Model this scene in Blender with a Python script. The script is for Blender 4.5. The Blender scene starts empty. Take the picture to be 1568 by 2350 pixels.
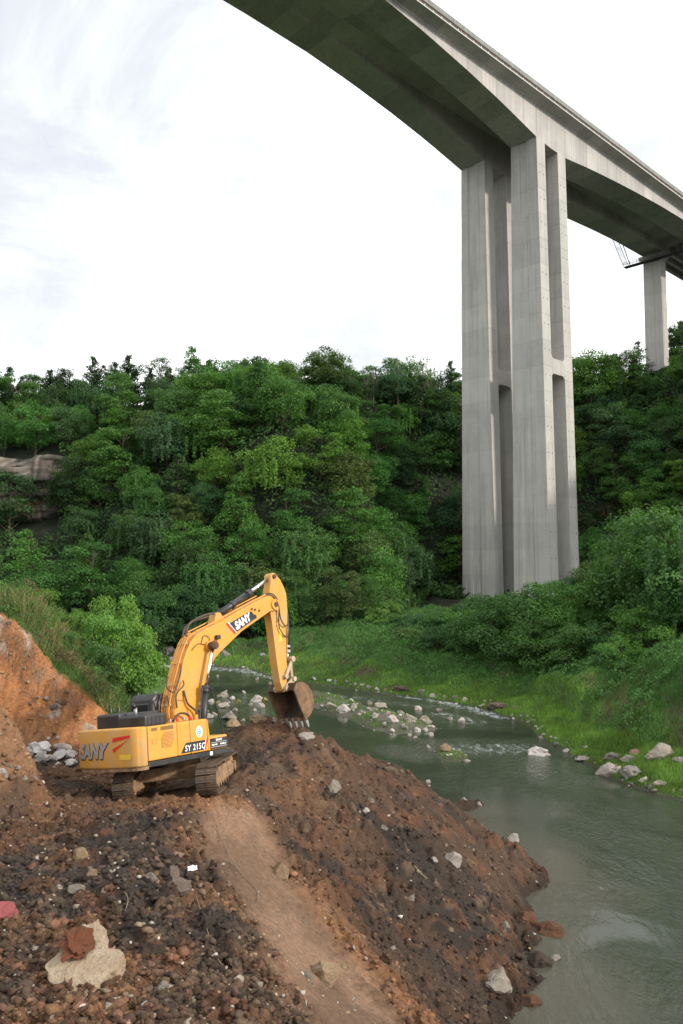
import bpy, bmesh, math, random
import numpy as np
from mathutils import Vector, Matrix

SC = bpy.context.scene
COL = SC.collection
rng = np.random.default_rng(7)
random.seed(7)
R = math.radians

# ------------------------------------------------------------------ camera
EYE = np.array([0.0, 0.0, 12.0])
PITCH = R(4.22)
cam = bpy.data.cameras.new('camera')
cam.sensor_fit = 'VERTICAL'; cam.sensor_height = 36; cam.sensor_width = 24; cam.lens = 28.0
cam.clip_start = 0.1; cam.clip_end = 3000
cam_o = bpy.data.objects.new('camera', cam); COL.objects.link(cam_o)
cam_o.location = EYE; cam_o.rotation_euler = (R(90) + PITCH, 0, 0)
SC.camera = cam_o

# ------------------------------------------------------------------ sky, sun, exposure
SUN_AZ, SUN_EL = R(-18), R(25)
SC.view_settings.view_transform = 'Standard'
SC.view_settings.look = 'None'
SC.view_settings.exposure = 0.22
SC.view_settings.gamma = 1.0
SC.view_settings.use_curve_mapping = False
world = bpy.data.worlds.new('World'); SC.world = world; world.use_nodes = True
wn = world.node_tree; wn.nodes.clear()
def N(t, typ, **kw):
    n = t.nodes.new(typ)
    for k, v in kw.items():
        setattr(n, k, v)
    return n
w_out = N(wn, 'ShaderNodeOutputWorld'); w_bg = N(wn, 'ShaderNodeBackground')
w_sky = N(wn, 'ShaderNodeTexSky', sky_type='NISHITA', sun_disc=False)
w_sky.sun_elevation = SUN_EL; w_sky.sun_rotation = R(90) - SUN_AZ
w_scale = N(wn, 'ShaderNodeVectorMath', operation='SCALE'); w_scale.inputs[3].default_value = 1.3
wn.links.new(w_sky.outputs[0], w_scale.inputs[0])
w_tc = N(wn, 'ShaderNodeTexCoord')
w_map = N(wn, 'ShaderNodeMapping'); w_map.inputs['Scale'].default_value = (1.0, 1.0, 2.6); w_map.inputs['Location'].default_value = (0.62, 0.35, 0.0)
wn.links.new(w_tc.outputs['Generated'], w_map.inputs[0])
w_no = N(wn, 'ShaderNodeTexNoise'); w_no.inputs['Scale'].default_value = 1.7; w_no.inputs['Detail'].default_value = 9; w_no.inputs['Roughness'].default_value = .62
w_no.inputs['Distortion'].default_value = .5
wn.links.new(w_map.outputs[0], w_no.inputs[0])
w_ramp = N(wn, 'ShaderNodeValToRGB')
cr = w_ramp.color_ramp; cr.elements[0].position = .36; cr.elements[0].color = (6.9, 7.3, 8.3, 1); cr.elements[1].position = .62; cr.elements[1].color = (16.5, 16.6, 16.8, 1)
e = cr.elements.new(.45); e.color = (8.0, 8.3, 8.7, 1); e = cr.elements.new(.51); e.color = (9.2, 9.5, 9.5, 1)
# the cloud sheet is thinner and greyer high up on one side of the valley
w_dot = N(wn, 'ShaderNodeVectorMath', operation='DOT_PRODUCT'); w_dot.inputs[1].default_value = Vector((-.46, .72, .60)).normalized()
wn.links.new(w_tc.outputs['Generated'], w_dot.inputs[0])
w_mr = N(wn, 'ShaderNodeMapRange', interpolation_type='SMOOTHSTEP'); w_mr.inputs['From Min'].default_value = .86; w_mr.inputs['From Max'].default_value = 1.0; w_mr.inputs['To Min'].default_value = .125; w_mr.inputs['To Max'].default_value = -.085
wn.links.new(w_dot.outputs['Value'], w_mr.inputs['Value'])
w_add = N(wn, 'ShaderNodeMath', operation='ADD'); wn.links.new(w_no.outputs[0], w_add.inputs[0]); wn.links.new(w_mr.outputs[0], w_add.inputs[1])
wn.links.new(w_add.outputs[0], w_ramp.inputs[0])
w_mix = N(wn, 'ShaderNodeMix', data_type='RGBA'); w_mix.inputs[0].default_value = .93
wn.links.new(w_scale.outputs[0], w_mix.inputs[6]); wn.links.new(w_ramp.outputs[0], w_mix.inputs[7])
wn.links.new(w_mix.outputs[2], w_bg.inputs[0]); w_bg.inputs[1].default_value = .1
wn.links.new(w_bg.outputs[0], w_out.inputs[0])
sl = bpy.data.lights.new('sun', 'SUN'); sl.energy = 3.3; sl.angle = R(2.5); sl.color = (1.0, .91, .79)
so = bpy.data.objects.new('sun', sl); COL.objects.link(so)
sd = Vector((math.cos(SUN_AZ) * math.cos(SUN_EL), math.sin(SUN_AZ) * math.cos(SUN_EL), math.sin(SUN_EL)))
so.rotation_euler = sd.to_track_quat('Z', 'Y').to_euler()

# ------------------------------------------------------------------ numpy noise
def hsh(ix, iy, s=0):
    h = (ix.astype(np.int64) * 374761393 + iy.astype(np.int64) * 668265263 + s * 1274126177) & 0xffffffff
    h = ((h ^ (h >> 13)) * 1274126177) & 0xffffffff
    h = ((h ^ (h >> 16)) * 2246822519) & 0xffffffff
    return ((h ^ (h >> 15)) & 0xffffff) / float(0xffffff)
def vnoise(x, y, s=0):
    x0 = np.floor(x); y0 = np.floor(y); fx = x - x0; fy = y - y0
    fx = fx * fx * (3 - 2 * fx); fy = fy * fy * (3 - 2 * fy)
    a = hsh(x0, y0, s); b = hsh(x0 + 1, y0, s); c = hsh(x0, y0 + 1, s); d = hsh(x0 + 1, y0 + 1, s)
    return (a * (1 - fx) + b * fx) * (1 - fy) + (c * (1 - fx) + d * fx) * fy
def fbm(x, y, o=4, s=0):
    v = 0; a = .5; t = 0
    for i in range(o):
        v = v + a * vnoise(x, y, s + i * 17); t += a; a *= .5; x = x * 2.03 + 7.1; y = y * 2.03 - 3.7
    return v / t
def worley(x, y, s=0):
    x0 = np.floor(x); y0 = np.floor(y)
    best = np.full(np.shape(x), 9.0); cell = np.zeros(np.shape(x))
    for i in (-1, 0, 1):
        for j in (-1, 0, 1):
            cx = x0 + i; cy = y0 + j
            px = cx + hsh(cx, cy, s + 1); py = cy + hsh(cx, cy, s + 2)
            d = (px - x) ** 2 + (py - y) ** 2
            m = d < best
            best = np.where(m, d, best); cell = np.where(m, hsh(cx, cy, s + 3), cell)
    return np.sqrt(best), cell
def sstep(a, b, x):
    t = np.clip((x - a) / (b - a), 0, 1); return t * t * (3 - 2 * t)
def polydist(x, y, pl):
    pl = np.array(pl, float)
    best = np.full(np.shape(x), 1e9); val = np.zeros(np.shape(x))
    for i in range(len(pl) - 1):
        a, b = pl[i], pl[i + 1]
        dx, dy = b[0] - a[0], b[1] - a[1]
        t = np.clip(((x - a[0]) * dx + (y - a[1]) * dy) / (dx * dx + dy * dy), 0, 1)
        d = np.hypot(x - a[0] - t * dx, y - a[1] - t * dy)
        m = d < best
        best = np.where(m, d, best); val = np.where(m, i + t, val)
    return best, val
def inpoly(x, y, P):
    P = np.array(P, float); r = np.zeros(np.shape(x), bool); j = len(P) - 1
    for i in range(len(P)):
        xi, yi = P[i]; xj, yj = P[j]
        c = ((yi > y) != (yj > y)) & (x < (xj - xi) * (y - yi) / (yj - yi + 1e-12) + xi)
        r ^= c; j = i
    return r

# ------------------------------------------------------------------ the lie of the land (water level is z = 0)
RB = [(60, -60), (48, -20), (36, 10), (28, 24), (22, 34), (18.8, 41), (16.8, 44.5), (15.6, 47), (15.2, 52), (13.8, 57.5), (14.6, 64), (12.6, 68.5),
      (8.9, 74.6), (5, 78), (0, 82), (-5, 87), (-8.5, 92), (-11, 98), (-16, 101.5), (-26, 104), (-42, 109), (-90, 125)]
LB = [(-8, -60), (-8, 30), (-7.5, 45), (-9.3, 55), (-11.8, 65), (-14, 75), (-17.5, 85), (-24, 91), (-34, 95), (-50, 101), (-90, 114)]
WP = LB + RB[::-1]
FOOT = [(-260, 150), (-95, 134), (-60, 122), (-25, 116), (-4, 118), (9, 126), (16, 153), (38, 159), (54, 154), (63, 136), (70, 112), (78, 88), (95, 66), (140, 46), (320, 40)]
HP = FOOT + [(320, 900), (-260, 900)]
SHORE = [(30, -70), (24, -20), (19, 0), (11, 10), (6.2, 15), (4.2, 19), (4.3, 22.5), (4.9, 23.4), (6.1, 24.4), (5.5, 25.7), (6.0, 26.8), (6.2, 28.1), (6.9, 29.2), (6.8, 30.3), (7.7, 31.5), (8.0, 32.8), (7.2, 34.6), (6.6, 36.5), (5.5, 39.2), (6.0, 40.8), (7.2, 42.2), (5.5, 42.6), (3, 41.6), (-2, 40), (-5.5, 43), (-8, 50)]
SHORE_P = SHORE + [(-80, 60), (-80, -70)]
def dirt_h(x, y):
    edge = np.interp(y, [0, 10, 14, 18, 22, 26, 32, 36], [0.2, -1.0, -1.7, -2.4, -3.0, -2.2, -1.6, -3])
    e = x - edge + .8 * (vnoise(y * .35, y * 0 + 3.3, 5) - .5)
    h = 5.6 - .66 * (np.sqrt(e * e + .5) + e) / 2
    h = h - .8 * np.maximum(0, y - 31)
    h = h + np.interp(y, [-60, -12, -2, 3, 7, 10.5], [5.5, 5.2, 4.7, 3.0, .9, 0])
    for pl in ([(-3.4, 31, 6.15), (-2.9, 30.5, 6.55), (-2.0, 30.2, 6.3), (-.7, 29.6, 6.85), (1.3, 31, 5.8), (2.9, 33.5, 4.3), (4.8, 37.5, 2.3), (7.3, 42, .1)],
               [(-2.5, 26.5, 5.7), (2.6, 29.4, 4.0), (8.4, 31.6, -.2)],
               [(-2.8, 20, 5.6), (1.6, 22.5, 3.2), (6.2, 25.6, -.2)],
               [(-2.8, 17, 5.6), (2.2, 20, 2.6), (5.6, 22.2, -.1)]):
        d, v = polydist(x, y, [p[:2] for p in pl])
        zz = np.interp(v, range(len(pl)), [p[2] for p in pl])
        r = zz - .7 * (np.sqrt(d * d + .35) - .45)
        k = np.clip(.5 + (r - h) / 1.0, 0, 1)
        h = h * (1 - k) + r * k + .5 * k * (1 - k) * .6
    d, v = polydist(x, y, SHORE); sd_ = np.where(inpoly(x, y, SHORE_P), d, -d)
    lim = .74 * sd_ + .12 * np.clip(sd_, 0, 1.5)
    return np.minimum(h, lim) - .25 * np.exp(-((h - lim) / .6) ** 2) * (sd_ > 1)
def spur_h(x, y):
    pl = [(-16, 17, 13), (-11.4, 20.6, 10.4), (-9.9, 22.4, 8.9), (-10.1, 24.6, 6.6), (-10.4, 26, 5.6)]
    d, v = polydist(x, y, [p[:2] for p in pl])
    return np.interp(v, range(len(pl)), [p[2] for p in pl]) - 1.75 * d
def wall_h(x, y):
    zt = np.interp(x, [-30, -16, -12, -11.3, -10.5, -9.2, -8, -6], [12, 11.6, 10.4, 9.3, 8.1, 7.1, 6.2, 4.0])
    zt = zt + .5 * (fbm(x * .5, y * .3, 2, 41) - .5)
    y0 = np.interp(x, [-16, -11, -9.5, -8, -6], [26.6, 27.4, 27.8, 27.5, 27])
    y0 = y0 + .5 * (fbm(x * 1.3, x * 0 + .5, 3, 44) - .5)
    k = np.clip((y - y0) / 2.0, 0, 1)
    h = 5.5 + (zt - 5.5) * (k * .75 + .25 * k * k * (3 - 2 * k))
    back = np.interp(y, [28, 31, 36, 44, 52, 75], [0, -.1, -1.7, -3.2, -12, -30])
    side = np.where(y > 31, np.maximum(0, x + 7.5 + .12 * (y - 31)), 0) * .9
    return np.where(x < -4, h + back - side, -9)
def land_h(x, y):
    x = np.asarray(x, float); y = np.asarray(y, float)
    x0_, y0_ = x, y
    x = x + 1.5 * (fbm(x0_ * .33, y0_ * .33, 3, 201) - .5) * sstep(36, 42, y0_) * (x0_ > -4); y = y + 1.8 * (fbm(x0_ * .33, y0_ * .33, 3, 202) - .5) * sstep(36, 42, y0_)
    dr, vr = polydist(x, y, RB); dl, vl = polydist(x, y, LB)
    inside = inpoly(x, y, WP); x, y = x0_, y0_
    near = sstep(66, 80, y)
    wob = 1 + .9 * (fbm(x * .16, y * .16, 3, 9) - .5)
    hr = np.interp(dr * wob, [0, .6, 2.5, 4.6, 5.3, 8, 9.6, 10.2, 13, 22, 60], [0, .22, .6, .95, 2.4, 3.1, 3.5, 4.7, 5.8, 6.6, 7.8]) * (1 - near) \
        + np.interp(dr * wob, [0, .6, 3, 7, 12, 20, 30, 60], [0, .22, .7, 2.0, 3.3, 4.4, 5.4, 6.5]) * near
    hl = np.interp(dl * wob, [0, .4, 2, 6, 12, 40], [0, .35, .9, 3.0, 5.6, 7.5])
    h = np.where(dr < dl, hr, hl)
    h = np.where(inside, -.35 * np.minimum(dr, dl) - .05, h)
    d, v = polydist(x, y, [(-3.4, 77), (1.2, 70), (4.6, 62)])
    isl = .36 - .30 * np.maximum(0, d - 1.0 + 1.4 * (fbm(x * .5, y * .5, 2, 77) - .5))
    h = np.where(inside, np.maximum(h, isl), h)
    for (ix, iy, ir) in ((7.1, 52.9, .55), (20.5, 43.6, .5)):
        h = np.where(inside, np.maximum(h, .18 - .35 * np.maximum(0, np.hypot(x - ix, (y - iy) * .6) - ir)), h)
    # hill
    hd, hv = polydist(x, y, FOOT); hin = inpoly(x, y, HP)
    hd = np.where(hin, hd, 0) * (1 + (np.interp(x, [-25, -12, 0, 8, 22, 36, 52], [1, 1.45, 2.1, 2.6, 2.8, 1.7, 1.0]) - 1) * sstep(124, 150, y))
    sc = np.interp(x, [-100, 0, 40, 60, 76, 82, 120], [1, 1.02, 1.06, 1.24, 1.32, 1.36, 1.5])
    wv = hd + 5 * (fbm(x * .05, y * .05, 3, 21) - .5) * sstep(3, 20, hd)
    rise = np.interp(wv, [0, 6, 14, 30, 45, 52, 80, 400], [0, 3, 10, 28, 39.5, 41.5, 40, 36])
    rise2 = np.interp(wv, [0, 8, 20, 25, 27, 45, 55, 80, 400], [0, 6, 14.5, 16, 27.5, 38, 41.5, 40, 36])
    kk = sstep(-38, -48, x)
    rise = (rise * (1 - kk) + rise2 * kk) * sc
    h = h + np.where(hin, rise - np.minimum(h, 0) * 0, 0)
    # left near side
    left = np.maximum(np.maximum(dirt_h(x, y), spur_h(x, y)), wall_h(x, y))
    lim = y < 80
    return np.where(lim, np.maximum(h, np.where(left > -1.5, left, -9)), h)
def ray(px, py):
    a = (px - 784) / 1828.; b = -(py - 1175) / 1828.
    return np.array([a, math.cos(PITCH) - b * math.sin(PITCH), math.sin(PITCH) + b * math.cos(PITCH)])
TS = np.geomspace(6, 260, 900)
def hit(px, py, wet=True):
    """where the line of sight through a picture point meets the ground: used to read positions off the photograph"""
    r = ray(px, py); P = EYE[:, None] + r[:, None] * TS[None]
    H = land_h(P[0], P[1])
    if wet: H = np.maximum(H, 0)
    k = np.argmax(P[2] < H)
    if P[2][k] >= H[k]: k = len(TS) - 1
    return np.array([P[0][k], P[1][k], H[k]])
def gz(x, y): return float(land_h(np.array([x]), np.array([y]))[0])

# ------------------------------------------------------------------ mesh helpers
def mesh_np(name, V, F, mat=None, smooth=False, attrs=None):
    V = np.asarray(V, np.float32); F = np.asarray(F, np.int32)
    me = bpy.data.meshes.new(name)
    me.vertices.add(len(V)); me.vertices.foreach_set('co', V.ravel())
    k = F.shape[1]
    me.loops.add(F.size); me.loops.foreach_set('vertex_index', F.ravel())
    me.polygons.add(len(F)); me.polygons.foreach_set('loop_start', np.arange(0, F.size, k, dtype=np.int32))
    try: me.polygons.foreach_set('loop_total', np.full(len(F), k, np.int32))
    except Exception: pass
    if smooth: me.polygons.foreach_set('use_smooth', np.ones(len(F), bool))
    for an, (ty, arr) in (attrs or {}).items():
        a = me.attributes.new(an, ty, 'POINT')
        if ty == 'FLOAT': a.data.foreach_set('value', np.asarray(arr, np.float32).ravel())
        else: a.data.foreach_set('color', np.asarray(arr, np.float32).ravel())
    me.update(calc_edges=True); me.validate()
    if mat: me.materials.append(mat)
    return me
def link(name, me, parent=None, loc=None, rot=None, scale=None):
    o = bpy.data.objects.new(name, me); COL.objects.link(o)
    if parent is not None: o.parent = parent
    if loc is not None: o.location = loc
    if rot is not None: o.rotation_euler = rot
    if scale is not None: o.scale = (scale,) * 3 if isinstance(scale, (int, float)) else scale
    return o
def tag(o, label=None, cat=None, group=None, kind=None):
    if label: o['label'] = label
    if cat: o['category'] = cat
    if group: o['group'] = group
    if kind: o['kind'] = kind
    return o
def empty(name, loc=(0, 0, 0), parent=None):
    o = bpy.data.objects.new(name, None); COL.objects.link(o); o.location = loc; o.empty_display_size = .3
    if parent is not None: o.parent = parent
    return o
def bm_mesh(name, bm, mat, smooth=False):
    me = bpy.data.meshes.new(name); bm.normal_update(); bm.to_mesh(me); bm.free()
    if mat: me.materials.append(mat)
    if smooth:
        for p in me.polygons: p.use_smooth = True
    return me
def box_bm(lo, hi, bev=0.0, seg=2, bm=None):
    bm2 = bmesh.new()
    bmesh.ops.create_cube(bm2, size=1)
    for v in bm2.verts:
        v.co = Vector([(lo[i] + hi[i]) / 2 + v.co[i] * (hi[i] - lo[i]) for i in range(3)])
    if bev: bmesh.ops.bevel(bm2, geom=list(bm2.edges), offset=bev, segments=seg, affect='EDGES', profile=.5)
    if bm is None: return bm2
    me = bpy.data.meshes.new('t'); bm2.to_mesh(me); bm2.free(); bm.from_mesh(me); bpy.data.meshes.remove(me); return bm
def prism_bm(pts, a, b, axis='z', bev=0.0, seg=2, bm=None):
    """pts outline extruded from a to b along the axis; for 'y' the outline is (x, z), for 'z' it is (x, y), for 'x' it is (y, z)"""
    bm2 = bmesh.new()
    def P(p, h):
        return {'z': (p[0], p[1], h), 'y': (p[0], h, p[1]), 'x': (h, p[0], p[1])}[axis]
    A = [bm2.verts.new(P(p, a)) for p in pts]; B = [bm2.verts.new(P(p, b)) for p in pts]
    n = len(pts)
    bm2.faces.new(A); bm2.faces.new(B[::-1])
    for i in range(n): bm2.faces.new((A[i], A[(i + 1) % n], B[(i + 1) % n], B[i]))
    bmesh.ops.recalc_face_normals(bm2, faces=bm2.faces)
    if bev:
        bmesh.ops.bevel(bm2, geom=list(bm2.edges), offset=bev, segments=seg, affect='EDGES', profile=.5, clamp_overlap=True)
    if bm is None: return bm2
    me = bpy.data.meshes.new('t'); bm2.to_mesh(me); bm2.free(); bm.from_mesh(me); bpy.data.meshes.remove(me); return bm
def tube_np(pts, rad, sides=6):
    pts = np.array(pts, float); n = len(pts)
    rad = np.full(n, rad, float) if np.isscalar(rad) else np.array(rad, float)
    T = np.gradient(pts, axis=0); T /= np.linalg.norm(T, axis=1)[:, None] + 1e-9
    ref = np.array([0, 0, 1.0]) if abs(T[0][2]) < .9 else np.array([1.0, 0, 0])
    V = []
    for i in range(n):
        u = np.cross(T[i], ref); u /= np.linalg.norm(u) + 1e-9; w = np.cross(T[i], u); ref = -np.cross(T[i], u) if False else ref
        for k in range(sides):
            a = 2 * math.pi * k / sides
            V.append(pts[i] + rad[i] * (math.cos(a) * u + math.sin(a) * w))
    F = []
    for i in range(n - 1):
        for k in range(sides):
            k2 = (k + 1) % sides
            F.append((i * sides + k, i * sides + k2, (i + 1) * sides + k2, (i + 1) * sides + k))
    F.append(tuple(range(sides))[:4] if sides == 4 else (0, 1, 2, 3))
    return np.array(V), np.array(F)
def tubes_mesh(name, list_, mat, sides=6, smooth=True):
    Vs, Fs, o = [], [], 0
    for pts, rad in list_:
        V, F = tube_np(pts, rad, sides); Vs.append(V); Fs.append(F + o); o += len(V)
    return mesh_np(name, np.vstack(Vs), np.vstack(Fs), mat, smooth)
def curve_pts(P, n=8):
    """smooth path through points"""
    P = [Vector(p) for p in P]; out = []
    for i in range(len(P) - 1):
        p0 = P[max(i - 1, 0)]; p1 = P[i]; p2 = P[i + 1]; p3 = P[min(i + 2, len(P) - 1)]
        for k in range(n):
            t = k / n
            out.append(.5 * ((2 * p1) + (-p0 + p2) * t + (2 * p0 - 5 * p1 + 4 * p2 - p3) * t * t + (-p0 + 3 * p1 - 3 * p2 + p3) * t ** 3))
    out.append(P[-1]); return [tuple(p) for p in out]
def cyl_bm(p0, p1, r0, r1=None, seg=16, bm=None, caps=True):
    p0 = Vector(p0); p1 = Vector(p1); r1 = r0 if r1 is None else r1
    b = bm or bmesh.new()
    d = p1 - p0; M = Matrix.Translation((p0 + p1) / 2) @ d.to_track_quat('Z', 'Y').to_matrix().to_4x4()
    bmesh.ops.create_cone(b, cap_ends=caps, segments=seg, radius1=r0, radius2=r1, depth=d.length, matrix=M)
    return b

# ------------------------------------------------------------------ materials
def mat_new(name):
    m = bpy.data.materials.new(name); m.use_nodes = True; t = m.node_tree
    return m, t, t.nodes['Principled BSDF']
def noise_node(t, scale, detail=4, rough=.55, coord='Object', stretch=None):
    tc = N(t, 'ShaderNodeTexCoord'); src = tc.outputs[coord]
    if coord == 'World':
        pass
    if stretch:
        mp = N(t, 'ShaderNodeMapping'); mp.inputs['Scale'].default_value = stretch
        t.links.new(src, mp.inputs[0]); src = mp.outputs[0]
    n = N(t, 'ShaderNodeTexNoise'); n.inputs['Scale'].default_value = scale; n.inputs['Detail'].default_value = detail; n.inputs['Roughness'].default_value = rough
    t.links.new(src, n.inputs['Vector']); return n
def geo_noise(t, scale, detail=4, rough=.55, stretch=None):
    g = N(t, 'ShaderNodeNewGeometry'); src = g.outputs['Position']
    if stretch:
        mp = N(t, 'ShaderNodeMapping'); mp.inputs['Scale'].default_value = stretch
        t.links.new(src, mp.inputs[0]); src = mp.outputs[0]
    n = N(t, 'ShaderNodeTexNoise'); n.inputs['Scale'].default_value = scale; n.inputs['Detail'].default_value = detail; n.inputs['Roughness'].default_value = rough
    t.links.new(src, n.inputs['Vector']); return n
def ramp(t, src, stops):
    r = N(t, 'ShaderNodeValToRGB'); c = r.color_ramp
    while len(c.elements) < len(stops): c.elements.new(.5)
    for e, (p, col) in zip(c.elements, stops):
        e.position = p; e.color = (*col, 1) if len(col) == 3 else col
    t.links.new(src, r.inputs[0]); return r
def mixc(t, a, b, f, blend='MIX'):
    m = N(t, 'ShaderNodeMix', data_type='RGBA', blend_type=blend)
    for i, v in ((0, f), (6, a), (7, b)):
        if isinstance(v, (int, float)): m.inputs[i].default_value = v
        elif isinstance(v, tuple): m.inputs[i].default_value = (*v, 1)
        else: t.links.new(v, m.inputs[i])
    return m.outputs[2]
def bump(t, bsdf, src, strength=.4, dist=.05):
    b = N(t, 'ShaderNodeBump'); b.inputs['Strength'].default_value = strength; b.inputs['Distance'].default_value = dist
    t.links.new(src, b.inputs['Height']); t.links.new(b.outputs[0], bsdf.inputs['Normal']); return b
def spec(b, v): b.inputs['Specular IOR Level'].default_value = v

# ground: colour from the vertex colours of the built surface, with fine grain
M_ground, t, b = mat_new('earth')
a = N(t, 'ShaderNodeAttribute', attribute_name='tint')
n1 = geo_noise(t, 9, 6, .7); n2 = geo_noise(t, 42, 4, .7)
r1 = ramp(t, n1.outputs[0], [(.3, (.62, .6, .58)), (.5, (1, 1, 1)), (.72, (1.45, 1.4, 1.35))])
r2 = ramp(t, n2.outputs[0], [(.35, (.7, .7, .7)), (.65, (1.25, 1.25, 1.25))])
c = mixc(t, a.outputs[0], r1.outputs[0], 1.0, 'MULTIPLY'); c = mixc(t, c, r2.outputs[0], .7, 'MULTIPLY')
t.links.new(c, b.inputs['Base Color']); b.inputs['Roughness'].default_value = .85; spec(b, .3)
mm = N(t, 'ShaderNodeMath', operation='ADD'); t.links.new(n1.outputs[0], mm.inputs[0]); t.links.new(n2.outputs[0], mm.inputs[1])
bump(t, b, mm.outputs[0], .9, .06)

def concrete(name, c0, c1, c2, sc=1.0, var=1.0):
    m, t, b = mat_new(name)
    n1 = geo_noise(t, .25 * sc, 5, .6); n2 = geo_noise(t, 1.1 * sc, 5, .65, (1.6, 1.6, .045)); n3 = geo_noise(t, 5, 4, .6)
    oi = N(t, 'ShaderNodeObjectInfo')
    cA = mixc(t, c0, c1, ramp(t, n1.outputs[0], [(.3, (0, 0, 0)), (.7, (1, 1, 1))]).outputs[0])
    cB = mixc(t, cA, c2, ramp(t, n2.outputs[0], [(.50, (0, 0, 0)), (.72, (.75, .75, .75))]).outputs[0])
    rr = ramp(t, oi.outputs['Random'], [(0, (1 - .07 * var,) * 3), (1, (1 + .05 * var, 1 + .045 * var, 1 + .035 * var))])
    cC = mixc(t, cB, rr.outputs[0], 1.0, 'MULTIPLY')
    cD = mixc(t, cC, ramp(t, n3.outputs[0], [(.3, (.88, .88, .88)), (.7, (1.08, 1.08, 1.08))]).outputs[0], .8, 'MULTIPLY')
    # tie-rod holes and pale drips
    n4 = geo_noise(t, 2.3, 3, .5, (2.2, 2.2, .02))
    cE = mixc(t, cD, (.52, .51, .48), ramp(t, n4.outputs[0], [(.66, (0, 0, 0)), (.72, (.6, .6, .6))]).outputs[0])
    t.links.new(cE, b.inputs['Base Color']); b.inputs['Roughness'].default_value = .8; spec(b, .25)
    bump(t, b, n3.outputs[0], .15, .02); return m
M_conc = concrete('concrete', (.45, .437, .412), (.36, .352, .335), (.25, .243, .23))
M_conc_d = concrete('concrete_girder', (.47, .452, .435), (.37, .358, .345), (.26, .254, .248), 1.0, 2.2)
M_parapet = concrete('parapet_concrete', (.26, .26, .25), (.17, .17, .16), (.10, .10, .10), 4)

def simple(name, col, rough=.5, metal=0, sp=.5, grain=.15, nscale=6, dirt=None, dirt_amt=.5):
    m, t, b = mat_new(name)
    n = noise_node(t, nscale, 5, .6)
    c = mixc(t, col, ramp(t, n.outputs[0], [(.3, (1 - grain,) * 3), (.7, (1 + grain,) * 3)]).outputs[0], 1.0, 'MULTIPLY')
    if dirt:
        n2 = noise_node(t, 1.7, 8, .75)
        c = mixc(t, c, dirt, ramp(t, n2.outputs[0], [(.44, (0, 0, 0)), (.66, (dirt_amt,) * 3)]).outputs[0])
        rr = ramp(t, n2.outputs[0], [(.5, (rough,) * 3), (.68, (.85,) * 3)]); t.links.new(rr.outputs[0], b.inputs['Roughness'])
    else: b.inputs['Roughness'].default_value = rough
    t.links.new(c, b.inputs['Base Color']); b.inputs['Metallic'].default_value = metal; spec(b, sp)
    return m
M_yel = simple('yellow_paint', (.66, .285, .034), .42, 0, .45, .06, 3, (.42, .27, .13), .5)
M_yel2 = simple('yellow_paint_dusty', (.57, .28, .048), .6, 0, .3, .08, 3, (.40, .30, .17), .7)
M_blk = simple('black_panel', (.018, .019, .022), .38, 0, .5, .15, 5, (.06, .055, .05), .5)
M_glass = simple('cab_glass', (.012, .016, .016), .06, 0, .8, .05)
M_chrome = simple('chrome_rod', (.75, .76, .78), .18, 1.0, .5, .03)
M_hose = simple('hose_rubber', (.05, .042, .035), .6, 0, .3, .2, 20, (.2, .14, .09), .5)
M_track = simple('track_steel', (.10, .078, .058), .6, .35, .4, .4, 9, (.20, .13, .08), .9)
M_trackedge = simple('worn_steel', (.38, .37, .35), .35, .8, .5, .2, 14, (.2, .14, .09), .7)
M_mud = simple('muddy_frame', (.30, .19, .11), .9, 0, .2, .35, 5, (.08, .055, .04), .8)
M_bucket = simple('bucket_steel', (.19, .115, .065), .75, .1, .3, .4, 4, (.085, .05, .032), .9)
M_buck_in = simple('bucket_inside', (.075, .05, .035), .8, .0, .2, .4, 4, (.03, .022, .018), .8)
M_dusty = simple('dusty_casting', (.45, .35, .25), .7, 0, .3, .2, 6, (.22, .15, .1), .6)
M_tooth = simple('tooth_steel', (.42, .42, .41), .4, .7, .5, .2, 8)
M_white = simple('white_print', (.78, .78, .76), .4, 0, .4, .04)
M_silver = simple('silver_print', (.40, .41, .42), .35, .35, .5, .15, 3)
M_red = simple('red_print', (.62, .03, .025), .4, 0, .4, .06)
M_ylab = simple('yellow_label', (.85, .62, .04), .4, 0, .4, .05)
M_grn = simple('green_print', (.10, .33, .12), .4); M_blu = simple('blue_print', (.10, .25, .50), .4)
M_rust = simple('rusty_steel', (.10, .06, .045), .8, .2, .3, .3, 8)
M_scaf = simple('scaffold_steel', (.035, .035, .038), .6, .3, .4, .3, 8)
M_galv = simple('galvanised_steel', (.30, .31, .32), .5, .6, .4, .2, 8)
M_bark = simple('bark', (.065, .052, .038), .9, 0, .2, .4, 9)
M_bark_p = simple('pale_bark', (.18, .16, .13), .9, 0, .2, .35, 9)

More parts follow.
